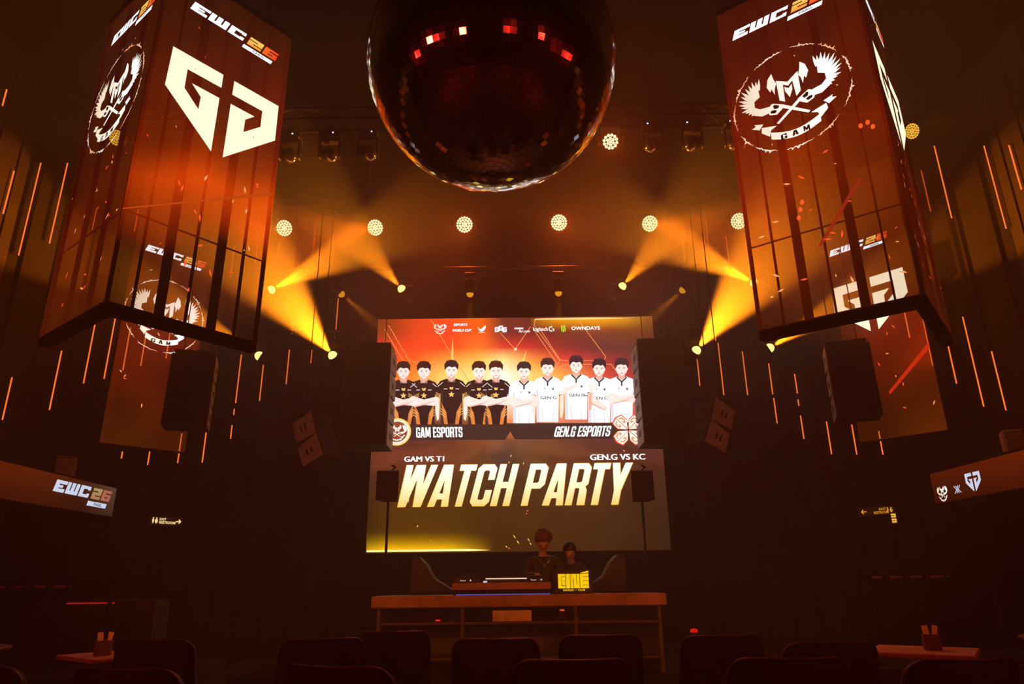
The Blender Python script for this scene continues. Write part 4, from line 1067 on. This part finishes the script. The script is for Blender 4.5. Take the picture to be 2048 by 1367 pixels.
# gear rack on the counter
rk = thing('gear_stand', 'low wooden stand on the booth counter carrying the players and mixer', 'stand', (-.17, 9.72, 1.071))
MB().bbox((0, 0, .105), (1.27, .44, .085), .006).build('deck', M_WOOD, rk)
for x in (-.60, -.18, .25, .60):
    for y in (-.17, .17): MB().bbox((x, y, .031), (.045, .045, .062), .004).build('leg', M_METAL, rk)
ls = MB().bbox((0, -.22, .006), (1.2, .012, .010), .002).build('led_strip', emat('blue_led', S(110, 115, 240), .5), None)
ls.location = (-.15, 9.70, 1.071)
tag(ls, 'thin blue light strip on the booth counter under the wooden gear stand', 'light strip')
M_GEAR = pmat('gear_black', (.025, .023, .022), .4)
M_PALE = emat('printed_logo', S(150, 130, 120), .8)
for x, lab in ((-.60, 'left'), (.31, 'right')):
    t = thing('media_player', 'flat black disc player at the %s end of the wooden gear stand' % lab, 'disc player', (x - .03, 9.72, 1.2185))
    MB().bbox((0, 0, .03), (.32, .40, .06), .006).build('body', M_GEAR, t)
    MB().lathe([(.10, 0), (.10, .018), (.09, .022), (.03, .022), (.028, .026), (.001, .026)], (0, -.04, .06), None, 28).build('jog_wheel', M_METAL, t)
    MB().bbox((0, .14, .08), (.2, .012, .07), .004, Matrix.Rotation(-.5, 3, 'X')).build('display', pmat('display_glass', (.02, .02, .03), .1), t)
    g = GFX((0, -.2005, 0), (1, 0, 0), (0, 0, 1), (0, -1, 0), .0008)
    g.text('Pioneer', -.075, .022, .016, S(190, 175, 165), 1, sx=1.1, bold=.02); g.disc(.062, .03, .011, .011, S(190, 175, 165), 1, 14); g.text('DJ', .054, .024, .011, (0, 0, 0), 2)
    g.build('brand_lettering', M_LEDART, t)
t = thing('mixer', 'flat black mixer between the two disc players with a pale lit edge', 'mixer', (-.17, 9.72, 1.2185))
MB().bbox((0, 0, .028), (.46, .40, .056), .006).build('body', M_GEAR, t)
kn = MB()
for i in range(6):
    for j in range(5): kn.cyl((-.17 + .068 * i, -.12 + .06 * j, .056), (-.17 + .068 * i, -.12 + .06 * j, .074), .011, .009, 8)
kn.build('control_panel', M_METAL, t)
MB().bbox((.06, -.203, .048), (.53, .008, .012), .002).build('lit_edge', emat('pale_lit_edge', S(255, 215, 175), 1.1), t)
MB().bbox((-.21, -.204, .012), (.05, .006, .02), .002).build('socket_light', emat('cool_light', S(220, 225, 240), .9), t)
# club sign box
sg = thing('club_sign', 'black box on the booth counter with big yellow block letters', 'sign', (.76, 9.66, 1.071))
MB().bbox((0, .05, .15), (.50, .12, .30), .008).build('box', M_GEAR, sg)
g = GFX((0, -.0105, 0), (1, 0, 0), (0, 0, 1), (0, -1, 0), .001)
ye = S(255, 205, 10); bk = (.012, .008, .003)
g.poly([(-.195, .068), (.205, .068), (.203, .285), (.10, .258), (.10, .245), (-.195, .245)], ye, 1)
L = lambda pts, w=.006: g.line(pts, w, bk, 2)
for x in (-.095, -.035, .088): L([(x, .068), (x, .246)], .007)
L([(-.15, .10), (-.15, .21)]); L([(-.15, .21), (-.10, .21)]); L([(-.15, .10), (-.10, .10)]); L([(-.128, .155), (-.095, .155)], .004)
L([(.008, .068), (.008, .19)]); L([(.045, .125), (.045, .246)]); L([(-.013, .246), (-.013, .12)], .003)
L([(.09, .252), (.205, .252)], .007); L([(.13, .21), (.205, .21)]); L([(.13, .158), (.205, .158)], .004); L([(.13, .105), (.205, .105)])
g.text('SAIGON', -.135, .036, .022, ye, 1, sx=1.25, bold=.03); g.text('CLUB', .06, .036, .022, ye, 1, sx=1.25, bold=.03); g.disc(.034, .047, .005, .005, ye, 1, 10)
g.build('lettering', vmat('sign_lettering', 1.0), sg)

# ================================================================ people
def skin_mesh(name, chains, mat, parent, sub=2):
    """chains: lists of (point, radius, parent index) rooted at entry 0"""
    bm_v, bm_e, rad, roots = [], [], [], []
    for ch in chains:
        n0 = len(bm_v); roots.append(n0)
        for p, r_, par in ch:
            bm_v.append(p); rad.append(r_)
            if par is not None: bm_e.append((n0 + par, len(bm_v) - 1))
    me = bpy.data.meshes.new(name); me.from_pydata(bm_v, bm_e, []); me.update()
    o = bpy.data.objects.new(name, me); COL.objects.link(o); me.materials.append(mat)
    sk = o.modifiers.new('skin', 'SKIN'); sk.use_smooth_shade = True; sk.branch_smoothing = .6
    for i, r_ in enumerate(rad):
        r_ = r_ if isinstance(r_, tuple) else (r_, r_)
        me.skin_vertices[0].data[i].radius = r_
    for i in roots: me.skin_vertices[0].data[i].use_root = True
    sb = o.modifiers.new('sub', 'SUBSURF'); sb.levels = sub; sb.render_levels = sub
    o.parent = parent
    return o
M_SKIN = pmat('skin', (.42, .22, .14), .55, 0, .06, 20)
M_CLOTH = pmat('black_cloth', (.022, .018, .018), .8, 0, .3, 12)
M_HAIR = pmat('brown_hair', (.09, .035, .018), .6, 0, .4, 40)
M_HAIRD = pmat('black_hair', (.015, .012, .012), .55, 0, .3, 40)
def person(label, loc, rz, hgt, armL, armR, nod, hair, curly):
    """arm: (elbow, wrist, finger direction) in local metres; local -y is forward"""
    r = thing('person', label, 'person', loc, rz)
    k = hgt / 1.75
    V = lambda x, y, z: Vector((x * k, y * k, z * k))
    hd = Matrix.Rotation(nod, 3, 'X')
    nk = V(0, -.012, 1.445)
    H = lambda x, y, z: nk + hd @ V(x * 1.08, y * 1.08, z * 1.04 - .012)
    b = [(V(0, 0, .95), (.15, .11), None), (V(0, 0, 1.12), (.135, .10), 0), (V(0, 0, 1.30), (.16, .11), 1), (V(0, 0, 1.42), (.09, .07), 2), (nk, .055, 3), (H(0, -.005, .07), .055, 4),
         (H(0, -.01, .15), (.072, .085), 5), (H(0, -.005, .22), (.076, .092), 6), (H(0, 0, .275), (.055, .07), 7), (H(0, -.075, .095), (.038, .03), 6), (H(0, -.108, .155), (.011, .016), 6),
         (H(.078, .0, .16), (.008, .022), 6), (H(-.078, .0, .16), (.008, .022), 6)]
    for sx, arm in ((-1, armL), (1, armR)):
        el, wr, fd = arm
        i0 = len(b)
        b += [(V(sx * .17, 0, 1.40), .062, 2), (Vector(el), .042, i0), (Vector(wr), .029, i0 + 1), (Vector(wr) + Vector(fd) * .05, (.036, .018), i0 + 2), (Vector(wr) + Vector(fd) * .085, (.036, .014), i0 + 3)]
    for sx in (-1, 1):
        i0 = len(b)
        b += [(V(sx * .09, 0, .88), .088, 0), (V(sx * .10, -.01, .50), .058, i0), (V(sx * .11, .02, .09), .042, i0 + 1), (V(sx * .12, -.12, .04), .035, i0 + 2)]
    chains = [b]
    for sx, arm in ((-1, armL), (1, armR)):
        el, wr, fd = arm; fd = Vector(fd); wr = Vector(wr)
        side = fd.cross(Vector((0, 0, 1))).normalized(); dn = Vector((0, 0, -1))
        for j, (o_, ln) in enumerate(((-.027, .062), (-.009, .074), (.009, .070), (.027, .056))):
            p0 = wr + fd * .07 + side * o_; p1 = wr + fd * (.10 + ln * .3) + side * o_ * 1.15 + dn * .006; p2 = p1 + fd * ln * .45 + dn * .012; p3 = p2 + fd * ln * .25 + dn * .016
            chains.append([(p0, .009, None), (p1, .0085, 0), (p2, .0078, 1), (p3, .0065, 2)])
        th = side * (-sx)
        chains.append([(wr + fd * .025 + th * .02, .011, None), (wr + fd * .055 + th * .05, .0095, 0), (wr + fd * .08 + th * .062 + dn * .01, .008, 1)])
    skin_mesh('body', chains, M_SKIN, r)
    # jacket and trousers
    j = [(V(0, 0, .92), (.165, .125), None), (V(0, 0, 1.12), (.155, .12), 0), (V(0, 0, 1.30), (.18, .13), 1), (V(0, 0, 1.425), (.085, .075), 2)]
    for sx, arm in ((-1, armL), (1, armR)):
        i0 = len(j); el, wr, fd = arm
        j += [(V(sx * .175, 0, 1.395), .076, 2), (Vector(el), .056, i0), (Vector(el).lerp(Vector(wr), .86), .043, i0 + 1)]
    skin_mesh('jacket', [j], M_CLOTH, r)
    tr = [(V(0, 0, .93), (.16, .12), None)]
    for sx in (-1, 1):
        i0 = len(tr); tr += [(V(sx * .092, 0, .86), .10, 0), (V(sx * .10, -.01, .50), .072, i0), (V(sx * .11, .02, .12), .06, i0 + 1)]
    skin_mesh('trousers', [tr], M_CLOTH, r)
    sh = MB()
    for sx in (-1, 1): sh.bbox(V(sx * .115, -.06, .035), (.10, .28, .07), .03)
    sh.build('shoes', M_GEAR, r)
    # hair
    mb = MB(); rn = random.Random(4)
    c = H(0, .012, .215); n = 26; m = 16; vs_ = []; fs = []
    for a in range(m + 1):
        ph = pi * .66 * a / m
        for i in range(n):
            t = 2 * pi * i / n
            d = Vector((sin(ph) * cos(t), sin(ph) * sin(t), cos(ph)))
            R_ = (.106 + (.048 if curly else .018) * max(0, d.z * .6 + .4)) * k
            R_ *= 1 + (.22 if curly else .06) * noise.noise(d * (4.5 if curly else 3) + Vector((1, 2, 3)))
            w = .86 if (d.y < -.35 and d.z < .25) else 1.0          # fringe over the forehead
            if d.y < -.3 and d.z < .05: R_ *= .78
            vs_.append(c + hd @ Vector((d.x * R_ * .95, d.y * R_ * w * 1.06, d.z * R_)))
    for a in range(m):
        for i in range(n): fs.append((a * n + i, a * n + (i + 1) % n, (a + 1) * n + (i + 1) % n, (a + 1) * n + i))
    mb.add(vs_, fs, True)
    if curly:
        for i in range(60):
            t = rn.uniform(0, 2 * pi); ph = rn.uniform(0, 1.5)
            d = Vector((sin(ph) * cos(t), sin(ph) * sin(t), cos(ph)))
            p = c + hd @ (d * (.118 + .02 * d.z) * k)
            mb.lathe([(.001, -.022), (.016, -.014), (.021, 0), (.016, .014), (.001, .022)], p, look(d), 8)
    mb.build('hair', hair, r)
    ey = MB()
    for sx in (-1, 1): ey.lathe([(.001, -.012), (.009, -.006), (.011, 0), (.009, .006), (.001, .012)], H(sx * .031, -.085, .165), look(hd @ Vector((0, -1, 0))), 10)
    ey.build('eyes', pmat('eye_dark', (.06, .05, .045), .2), r)
    mo = MB().bbox(H(0, -.102, .108), (.045 * k, .012, .010), .003, hd).build('mouth', pmat('lips', (.32, .12, .09), .5), r)
    return r, k
pd, k = person('person in a black jacket with curly brown hair leaning over the mixer behind the booth', (.40, 10.38, .15), radians(6), 1.74,
               ((-.25, -.10, 1.16), (-.155, -.50, 1.155), (.1, -1, -.05)), ((.28, -.06, 1.14), (.22, -.36, 1.06), (-.2, -.95, -.1)), radians(20), M_HAIR, True)
ch = MB(); pts = [Vector((.075 * cos(t), -.125 - .02 * sin(-t), 1.40 + .10 * sin(t))) for t in [pi + pi * i / 12 for i in range(13)]]
ch.tube(pts, .004, 5).bbox((0, -.150, 1.285), (.016, .006, .022), .002).build('necklace', pmat('chain_metal', (.6, .55, .45), .25, 1.0), pd)
person('person with dark hair in dark clothes standing behind the club sign, looking down', (.83, 10.80, .15), radians(-14), 1.62,
       ((-.22, -.14, 1.02), (-.06, -.34, 1.04), (.5, -.85, .1)), ((.25, -.10, 1.02), (.10, -.34, 1.06), (-.4, -.9, .1)), radians(24), M_HAIRD, False)
# ================================================================ chairs
M_VELVET = pmat('dark_purple_velvet', (.018, .010, .030), .85, 0, .3, 14)
M_PIPING = pmat('dark_piping', (.06, .035, .045), .35)
M_CHLEG = pmat('chair_leg_metal', (.03, .028, .028), .35, .8)
def rrect(w0, w1, h, r, n=5):
    """rounded panel outline, w0 wide below and w1 above"""
    pts = [(-w0 / 2, 0), (w0 / 2, 0)]
    for i in range(n + 1):
        t = pi / 2 * i / n; pts.append((w1 / 2 - r + r * cos(t), h - r + r * sin(t)))
    for i in range(n + 1):
        t = pi / 2 + pi / 2 * i / n; pts.append((-w1 / 2 + r + r * cos(t), h - r + r * sin(t)))
    return pts
def make_chair():
    r = thing('upholstered_chair', 'chair', 'chair')
    # curved padded back: faces +y (the stage), its outside faces the camera
    def shell(w0, w1, h, rad, y0, thick, z0, bow, mb):
        nx, nz_ = 14, 16; out = []
        for side in (0, 1):
            for j in range(nz_ + 1):
                v = 1 - (1 - j / nz_) ** 2.2; z = h * v
                w = w0 + (w1 - w0) * v
                if z > h - rad: w -= 2 * (rad - sqrt(max(0, rad * rad - (z - h + rad) ** 2)))
                for i in range(nx + 1):
                    s = i / nx * 2 - 1
                    x = s * w / 2; edge = max(abs(s) ** 6, v ** 10)
                    y = y0 + bow * (x / (w0 / 2)) ** 2 - .10 * v + (thick * (1 - .75 * edge) / 2) * (1 if side else -1)
                    out.append(Vector((x, y, z0 + z)))
        N = (nx + 1) * (nz_ + 1); fs = []
        for j in range(nz_):
            for i in range(nx):
                a = j * (nx + 1) + i
                fs.append((a, a + 1, a + nx + 2, a + nx + 1)); fs.append((N + a, N + a + nx + 1, N + a + nx + 2, N + a + 1))
        for j in range(nz_):
            a = j * (nx + 1); fs.append((a, a + nx + 1, N + a + nx + 1, N + a)); a += nx; fs.append((a, N + a, N + a + nx + 1, a + nx + 1))
        for i in range(nx):
            fs.append((i, N + i, N + i + 1, i + 1)); a = nz_ * (nx + 1) + i; fs.append((a, a + 1, N + a + 1, N + a))
        mb.add(out, fs, True); return out, nx, nz_
    mb = MB(); out, nx, nz_ = shell(.56, .52, .50, .075, -.20, .09, .39, .10, mb)
    mb.build('backrest', M_VELVET, r)
    edge = [out[j * (nx + 1)] for j in range(2, nz_ + 1)] + [out[nz_ * (nx + 1) + i] for i in range(1, nx + 1)] + [out[j * (nx + 1) + nx] for j in range(nz_ - 1, 1, -1)]
    MB().tube([p + Vector((0, -.006, .003)) for p in edge], .0055, 6).build('piping', M_PIPING, r)
    MB().bbox((0, .06, .42), (.52, .50, .11), .035).build('seat', M_VELVET, r)
    for sx in (-1, 1):
        for sy in (-1, 1): MB().cyl((sx * .21, .06 + sy * .19, .37), (sx * .24, .06 + sy * .23, 0), .016, .011).build('leg', M_CHLEG, r)
    return r
CH = [(-2.30, 5.10, -4, 'dark chair back just right of the left table, in the farther row'),
      (-1.58, 3.45, -14, 'dark chair back in the near row, in front of the chair beside the left table'),
      (-2.36, 3.62, -12, 'dark chair back in the bottom left corner, before the left table'),
      (-1.27, 5.02, 14, 'farther row chair half hidden behind its taller looking neighbour, left of centre'),
      (-.90, 5.66, 6, 'farther row chair standing tallest, just left of the booth'),
      (-.66, 3.44, -22, 'near row chair turned to the right, left of centre, top sloping down'),
      (.24, 3.60, 2, 'near row chair at centre with a pale piped top edge'),
      (-.12, 4.86, 0, 'farther row chair straight below the gear stand on the counter'),
      (.53, 5.06, 3, 'farther row chair straight below the yellow club sign'),
      (1.25, 4.92, 6, 'farther row chair right of centre under the small red floor lamp'),
      (1.68, 4.34, 4, 'dark chair back between the red floor lamp and the right table'),
      (1.18, 3.56, 0, 'near row chair right of centre, low and wide'),
      (1.84, 3.45, 8, 'near row chair hiding the front of the right table')]
ch0 = None
for x, y, a, lab in CH:
    if ch0 is None:
        ch0 = make_chair(); ch0.location = (x, y, 0); ch0.rotation_euler = (0, 0, radians(a)); ch0['label'] = lab; ch0['group'] = 'chairs facing the stage'
    else: copy_thing(ch0, (x, y, 0), radians(a), lab)

# ================================================================ tables with card holders
M_TOP = pmat('pale_table_top', (.42, .22, .11), .45, 0, .15, 5)
M_CARD = pmat('cream_card', (.72, .55, .36), .7, 0, .1, 9)
def table(label, x, y, rz, w, name='side_table'):
    t = thing(name, label, 'table', (x, y, 0), rz)
    MB().bbox((0, 0, .735), (w, w, .03), .006).build('table_top', M_TOP, t)
    MB().cyl((0, 0, .02), (0, 0, .72), .035).build('column', M_CHLEG, t)
    MB().lathe([(.24, 0), (.24, .012), (.06, .03), (.036, .06)], n=28).build('base', M_CHLEG, t)
    return t
table('square table with a lit top behind the bottom left chairs', -2.92, 5.62, radians(52), .62)
table('square table with a lit top behind the bottom right chairs', 2.78, 5.22, radians(-34), .64)
for x, y, rz, lab in ((-2.98, 5.50, 20, 'small dark holder with two cream cards on the left table'), (2.84, 5.20, -20, 'small dark holder with two cream cards on the right table')):
    h = thing('card_holder', lab, 'card holder', (x, y, .7505), radians(rz))
    bx = MB().box((0, 0, .004), (.10, .09, .008))
    for sx in (-1, 1): bx.box((sx * .048, 0, .05), (.006, .09, .10)); bx.box((0, sx * .043, .05), (.10, .006, .10))
    bx.build('box', pmat('holder_brown', (.10, .045, .025), .6), h)
    MB().bbox((-.022, -.01, .082), (.038, .004, .145), .001, Matrix.Rotation(-.12, 3, 'Y')).build('card', M_CARD, h)
    MB().bbox((.026, .01, .082), (.034, .004, .145), .001, Matrix.Rotation(.16, 3, 'Y')).build('card', M_CARD, h)
def round_table(label, x, y):
    t = thing('round_table', label, 'table', (x, y, 0))
    MB().lathe([(.001, .72), (.44, .72), (.46, .73), (.46, .745), (.44, .75), (.001, .75)], n=36).build('table_top', pmat('brown_table_top', (.16, .07, .035), .5), t)
    MB().cyl((0, 0, .02), (0, 0, .72), .04).build('column', M_CHLEG, t)
    MB().lathe([(.28, 0), (.28, .012), (.06, .03), (.04, .06)], n=28).build('base', M_CHLEG, t)
round_table('round brown table at the left edge of the photo under the LED ribbon', -4.75, 6.35)
round_table('round brown table at the right edge of the photo under the LED ribbon', 4.65, 6.20)
M_SOFA = pmat('dull_red_upholstery', (.11, .030, .024), .85, 0, .25, 12)
for sgn, lab in ((-1, 'left'), (1, 'right')):
    r = thing('armchair', 'dull red armchair with a rounded back at the %s edge, behind the round table' % lab, 'armchair', (sgn * 5.62, 7.0, 0), radians(180 - sgn * 60))
    mb = MB(); n = 18
    prof = []
    for i in range(n + 1):
        t = pi * 1.12 * i / n - pi * .06
        for rr_, z in ((.42, .1), (.44, .5), (.43, 1.02), (.38, 1.08), (.33, 1.02), (.31, .45)):
            zz = z if z < .8 else z * (.70 + .30 * sin(max(0, min(pi, t))))
            prof.append(Vector((rr_ * cos(t), rr_ * sin(t) * .9 - .05, zz)))
    fs = [(i * 6 + k, i * 6 + k + 1, (i + 1) * 6 + k + 1, (i + 1) * 6 + k) for i in range(n) for k in range(5)]
    mb.add(prof, fs, True); mb.add(prof[:6], [tuple(range(6))]); mb.add(prof[-6:], [tuple(range(6))[::-1]])
    mb.build('backrest', M_SOFA, r)
    MB().bbox((0, 0, .34), (.60, .62, .20), .06).build('seat', M_SOFA, r)
    for sx in (-1, 1):
        for sy in (-1, 1): MB().cyl((sx * .22, sy * .22, .26), (sx * .25, sy * .25, 0), .018, .012).build('leg', M_CHLEG, r)

# ================================================================ barriers on the side platforms
for sgn, lab, xa, xb, ty in ((-1, 'left', -6.25, -4.75, (20, 195, 1169)), (1, 'right', 4.05, 5.62, (1718, 1868, 1155))):
    Y = 8.75
    r = thing('belt_barrier', 'belt barrier with a dark printed belt on the %s platform under the balcony' % lab, 'barrier', ((xa + xb) / 2, Y, .30))
    z = .93
    for x in (xa, xb):
        p = MB().cyl((x - (xa + xb) / 2, 0, .02), (x - (xa + xb) / 2, 0, z + .05), .022).build('post', M_CHLEG, r)
        MB().lathe([(.032, 0), (.032, .07), (.02, .085)], (x - (xa + xb) / 2, 0, z + .01)).build('post_head', M_METAL, p)
        MB().lathe([(.16, 0), (.16, .015), (.03, .035)], (x - (xa + xb) / 2, 0, 0), None, 24).build('post_base', M_METAL, p)
    W = xb - xa
    bl_ = MB().box((0, 0, z), (W - .05, .004, .055)).build('belt', M_GRILLE, r)
    g = GFX((0, -.0026, z), (1, 0, 0), (0, 0, 1), (0, -1, 0), .0006)
    x = -.62; rn = random.Random(2 + sgn); c = S(95, 70, 60)
    for wd in (6, 0, 7, 0, 7, 0, 8, 0):
        if wd == 0: g.poly([(x + .02 + .014 * cos(pi / 2 + pi * i / 5) * (1 if i % 2 == 0 else .45), .014 * sin(pi / 2 + pi * i / 5) * (1 if i % 2 == 0 else .45)) for i in range(10)], c, 1); x += .06
        else:
            for _ in range(wd): w = rn.choice((.010, .016, .018)); g.rect(x, -.013, x + w, .013, c, 1); x += w + .006
            x += .03
    g.build('belt_print', pmat('belt_print', (.75, .68, .62), .7), bl_)
# red glow line low on the left platform wall, low red lamps
t = MB().bbox((0, 0, 0), (.62, .02, .012), .003).build('red_light_strip', emat('red_strip', S(200, 25, 8), .9))
P = at(172, 1201, 9.6); t.location = P; tag(t, 'thin glowing red light strip low under the left balcony', 'light strip')
MB_ = MB().box((P.x, 9.95, (P.z + .3) / 2), (2.4, .6, P.z - .02 - .3 + .3 - .30)).v
bar = thing('bar_cabinet', 'dark bar cabinet with a red lit edge under the left balcony', 'cabinet', (P.x, 9.93, .30))
MB().bbox((0, 0, (P.z - .30) / 2), (1.7, .40, P.z - .30), .01).build('carcass', M_DARKWOOD, bar)
t.location = (P.x, 9.715, P.z - .03)
for px, py, Y, lab, sz in ((1388, 1261, 7.0, 'small red floor lamp glowing behind the chairs right of the booth', .035), (1722, 1352, 4.55, 'red floor lamp glowing between the two bottom right chairs', .04)):
    P = at(px, py, Y)
    r = thing('floor_lamp', lab, 'lamp', (P.x, Y, 0))
    MB().lathe([(.10, 0), (.10, .02), (.02, .03), (.015, max(.06, P.z - .05))], n=16).build('stand', M_METAL, r)
    MB().lathe([(.02, P.z - .05), (sz * 1.1, P.z - .03), (sz * 1.1, P.z - .012)], n=16).build('holder', M_METAL, r)
    MB().lathe([(sz, P.z - .012), (sz, P.z + .012), (sz * .5, P.z + .02), (.001, P.z + .022)], n=16).build('red_lens', emat('red_floor_lens', S(215, 25, 10), .9), r)

# ================================================================ lit signs on the angled walls
M_SIGN = vmat('lit_sign_lettering', 1.0)
def figure(g, x, y, h, c, skirt=False):
    g.disc(x, y + h * .86, h * .12, h * .12, c, 1, 10)
    g.poly([(x - h * .17, y + h * .70), (x + h * .17, y + h * .70), (x + h * (.24 if skirt else .12), y + h * .28), (x + h * .06, y), (x - h * .06, y), (x - h * (.24 if skirt else .12), y + h * .28)], c, 1)
def arrow(g, x, y, L, c, sx=1):
    g.line([(x, y), (x + sx * L, y)], .022, c, 1); g.line([(x + sx * L * .6, y + L * .38), (x + sx * L, y), (x + sx * L * .6, y - L * .38)], .022, c, 1)
for sgn, px, py, lab in ((-1, 327, 1042, 'small lit sign EXIT RESTROOM with a right arrow on the left wall'), (1, 1757, 1022, 'small lit sign EXIT RESTROOM with a left arrow on the right wall')):
    P, n = wall_hit(px, py, sgn); u = Vector((-n.y, n.x, 0))
    ctr_ = P + n * .09
    r = thing('restroom_sign', lab, 'sign', ctr_, atan2(u.y, u.x))
    MB().bbox((0, .03, 0), (.72 if sgn < 0 else .8, .06, .20), .008).build('light_box', M_GEAR, r)
    g = GFX((0, -.001, 0), (1, 0, 0), (0, 0, 1), (0, -1, 0), .001)
    c = tuple(k_ * 1.1 for k_ in S(255, 225, 150)) if sgn < 0 else S(215, 150, 40)
    if sgn < 0:
        figure(g, -.27, -.06, .13, c); figure(g, -.20, -.06, .13, c, True)
        g.text('EXIT', -.14, .012, .05, c, 1, sx=1.05, bold=.02); g.text('RESTROOM', -.14, -.06, .055, c, 1, sx=.92, bold=.025)
        arrow(g, .22, 0, .11, c)
    else:
        arrow(g, -.20, 0, .12, c, -1)
        g.text('EXIT', .06, .012, .05, c, 1, sx=1.05, bold=.02); g.text('RESTROOM', -.06, -.06, .055, c, 1, sx=.80, bold=.02)
        figure(g, .24, -.05, .12, c); figure(g, .31, -.05, .12, c, True)
    r.scale = (.74, .74, .74)
    g.build('lettering', M_SIGN, r)
P, n = wall_hit(1792, 1036, 1); u = Vector((-n.y, n.x, 0))
r = thing('door_sign', 'tiny lit yellow sign of two squares below the right restroom sign', 'sign', P + n * .09, atan2(u.y, u.x))
MB().bbox((0, .03, 0), (.12, .06, .20), .006).build('light_box', M_GEAR, r)
g = GFX((0, -.001, 0), (1, 0, 0), (0, 0, 1), (0, -1, 0), .001)
g.poly([(-.035, -.07), (.035, -.07), (.035, -.008), (-.035, -.008)], S(245, 190, 80), 1); g.poly([(-.035, .008), (.035, .008), (.035, .07), (-.035, .07)], S(245, 190, 80), 1)
g.line([(-.03, -.04), (.02, -.04)], .012, S(120, 70, 10), 2); g.line([(-.03, .04), (.02, .04)], .012, S(120, 70, 10), 2)
g.build('lettering', M_SIGN, r)
# tiny twin lamp right of the screen
P = at(1322, 1021, 14.42)
r = thing('exit_lamp', 'pair of tiny orange lamps right of the main screen', 'lamp', P)
MB().bbox((0, .04, 0), (.12, .08, .05), .006).build('housing', M_METAL, r)
g = MB()
for sx in (-1, 1): g.lathe([(.012, 0), (.009, .006), (.001, .008)], (sx * .024, 0, 0), look((0, -1, 0)), 10)
g.build('lens', emat('tiny_orange', S(255, 140, 70), 1.2), r)
# pale small speakers standing on the balcony edges
for px, py, Y, lab in ((131, 934, 9.0, 'left'), (2034, 912, 9.0, 'right')):
    sgn = -1 if px < 1000 else 1
    P = onplane(px, py, Vector((sgn * 6.3, 0, 0)), Vector((1, 0, 0)))
    r = thing('balcony_speaker', 'small pale grey speaker standing above the %s LED ribbon' % lab, 'loudspeaker', (sgn * 6.3, P.y, 2.602), radians(-sgn * 25))
    MB().bbox((0, 0, .18), (.24, .22, .36), .015).build('cabinet', pmat('pale_grey_plastic', (.28, .20, .17), .6), r)
    MB().bbox((0, -.112, .17), (.20, .01, .30), .004).build('grille', M_CABSIDE, r)
    MB().bbox((0, 0, .39), (.05, .05, .06), .01).build('bracket', M_METAL, r)
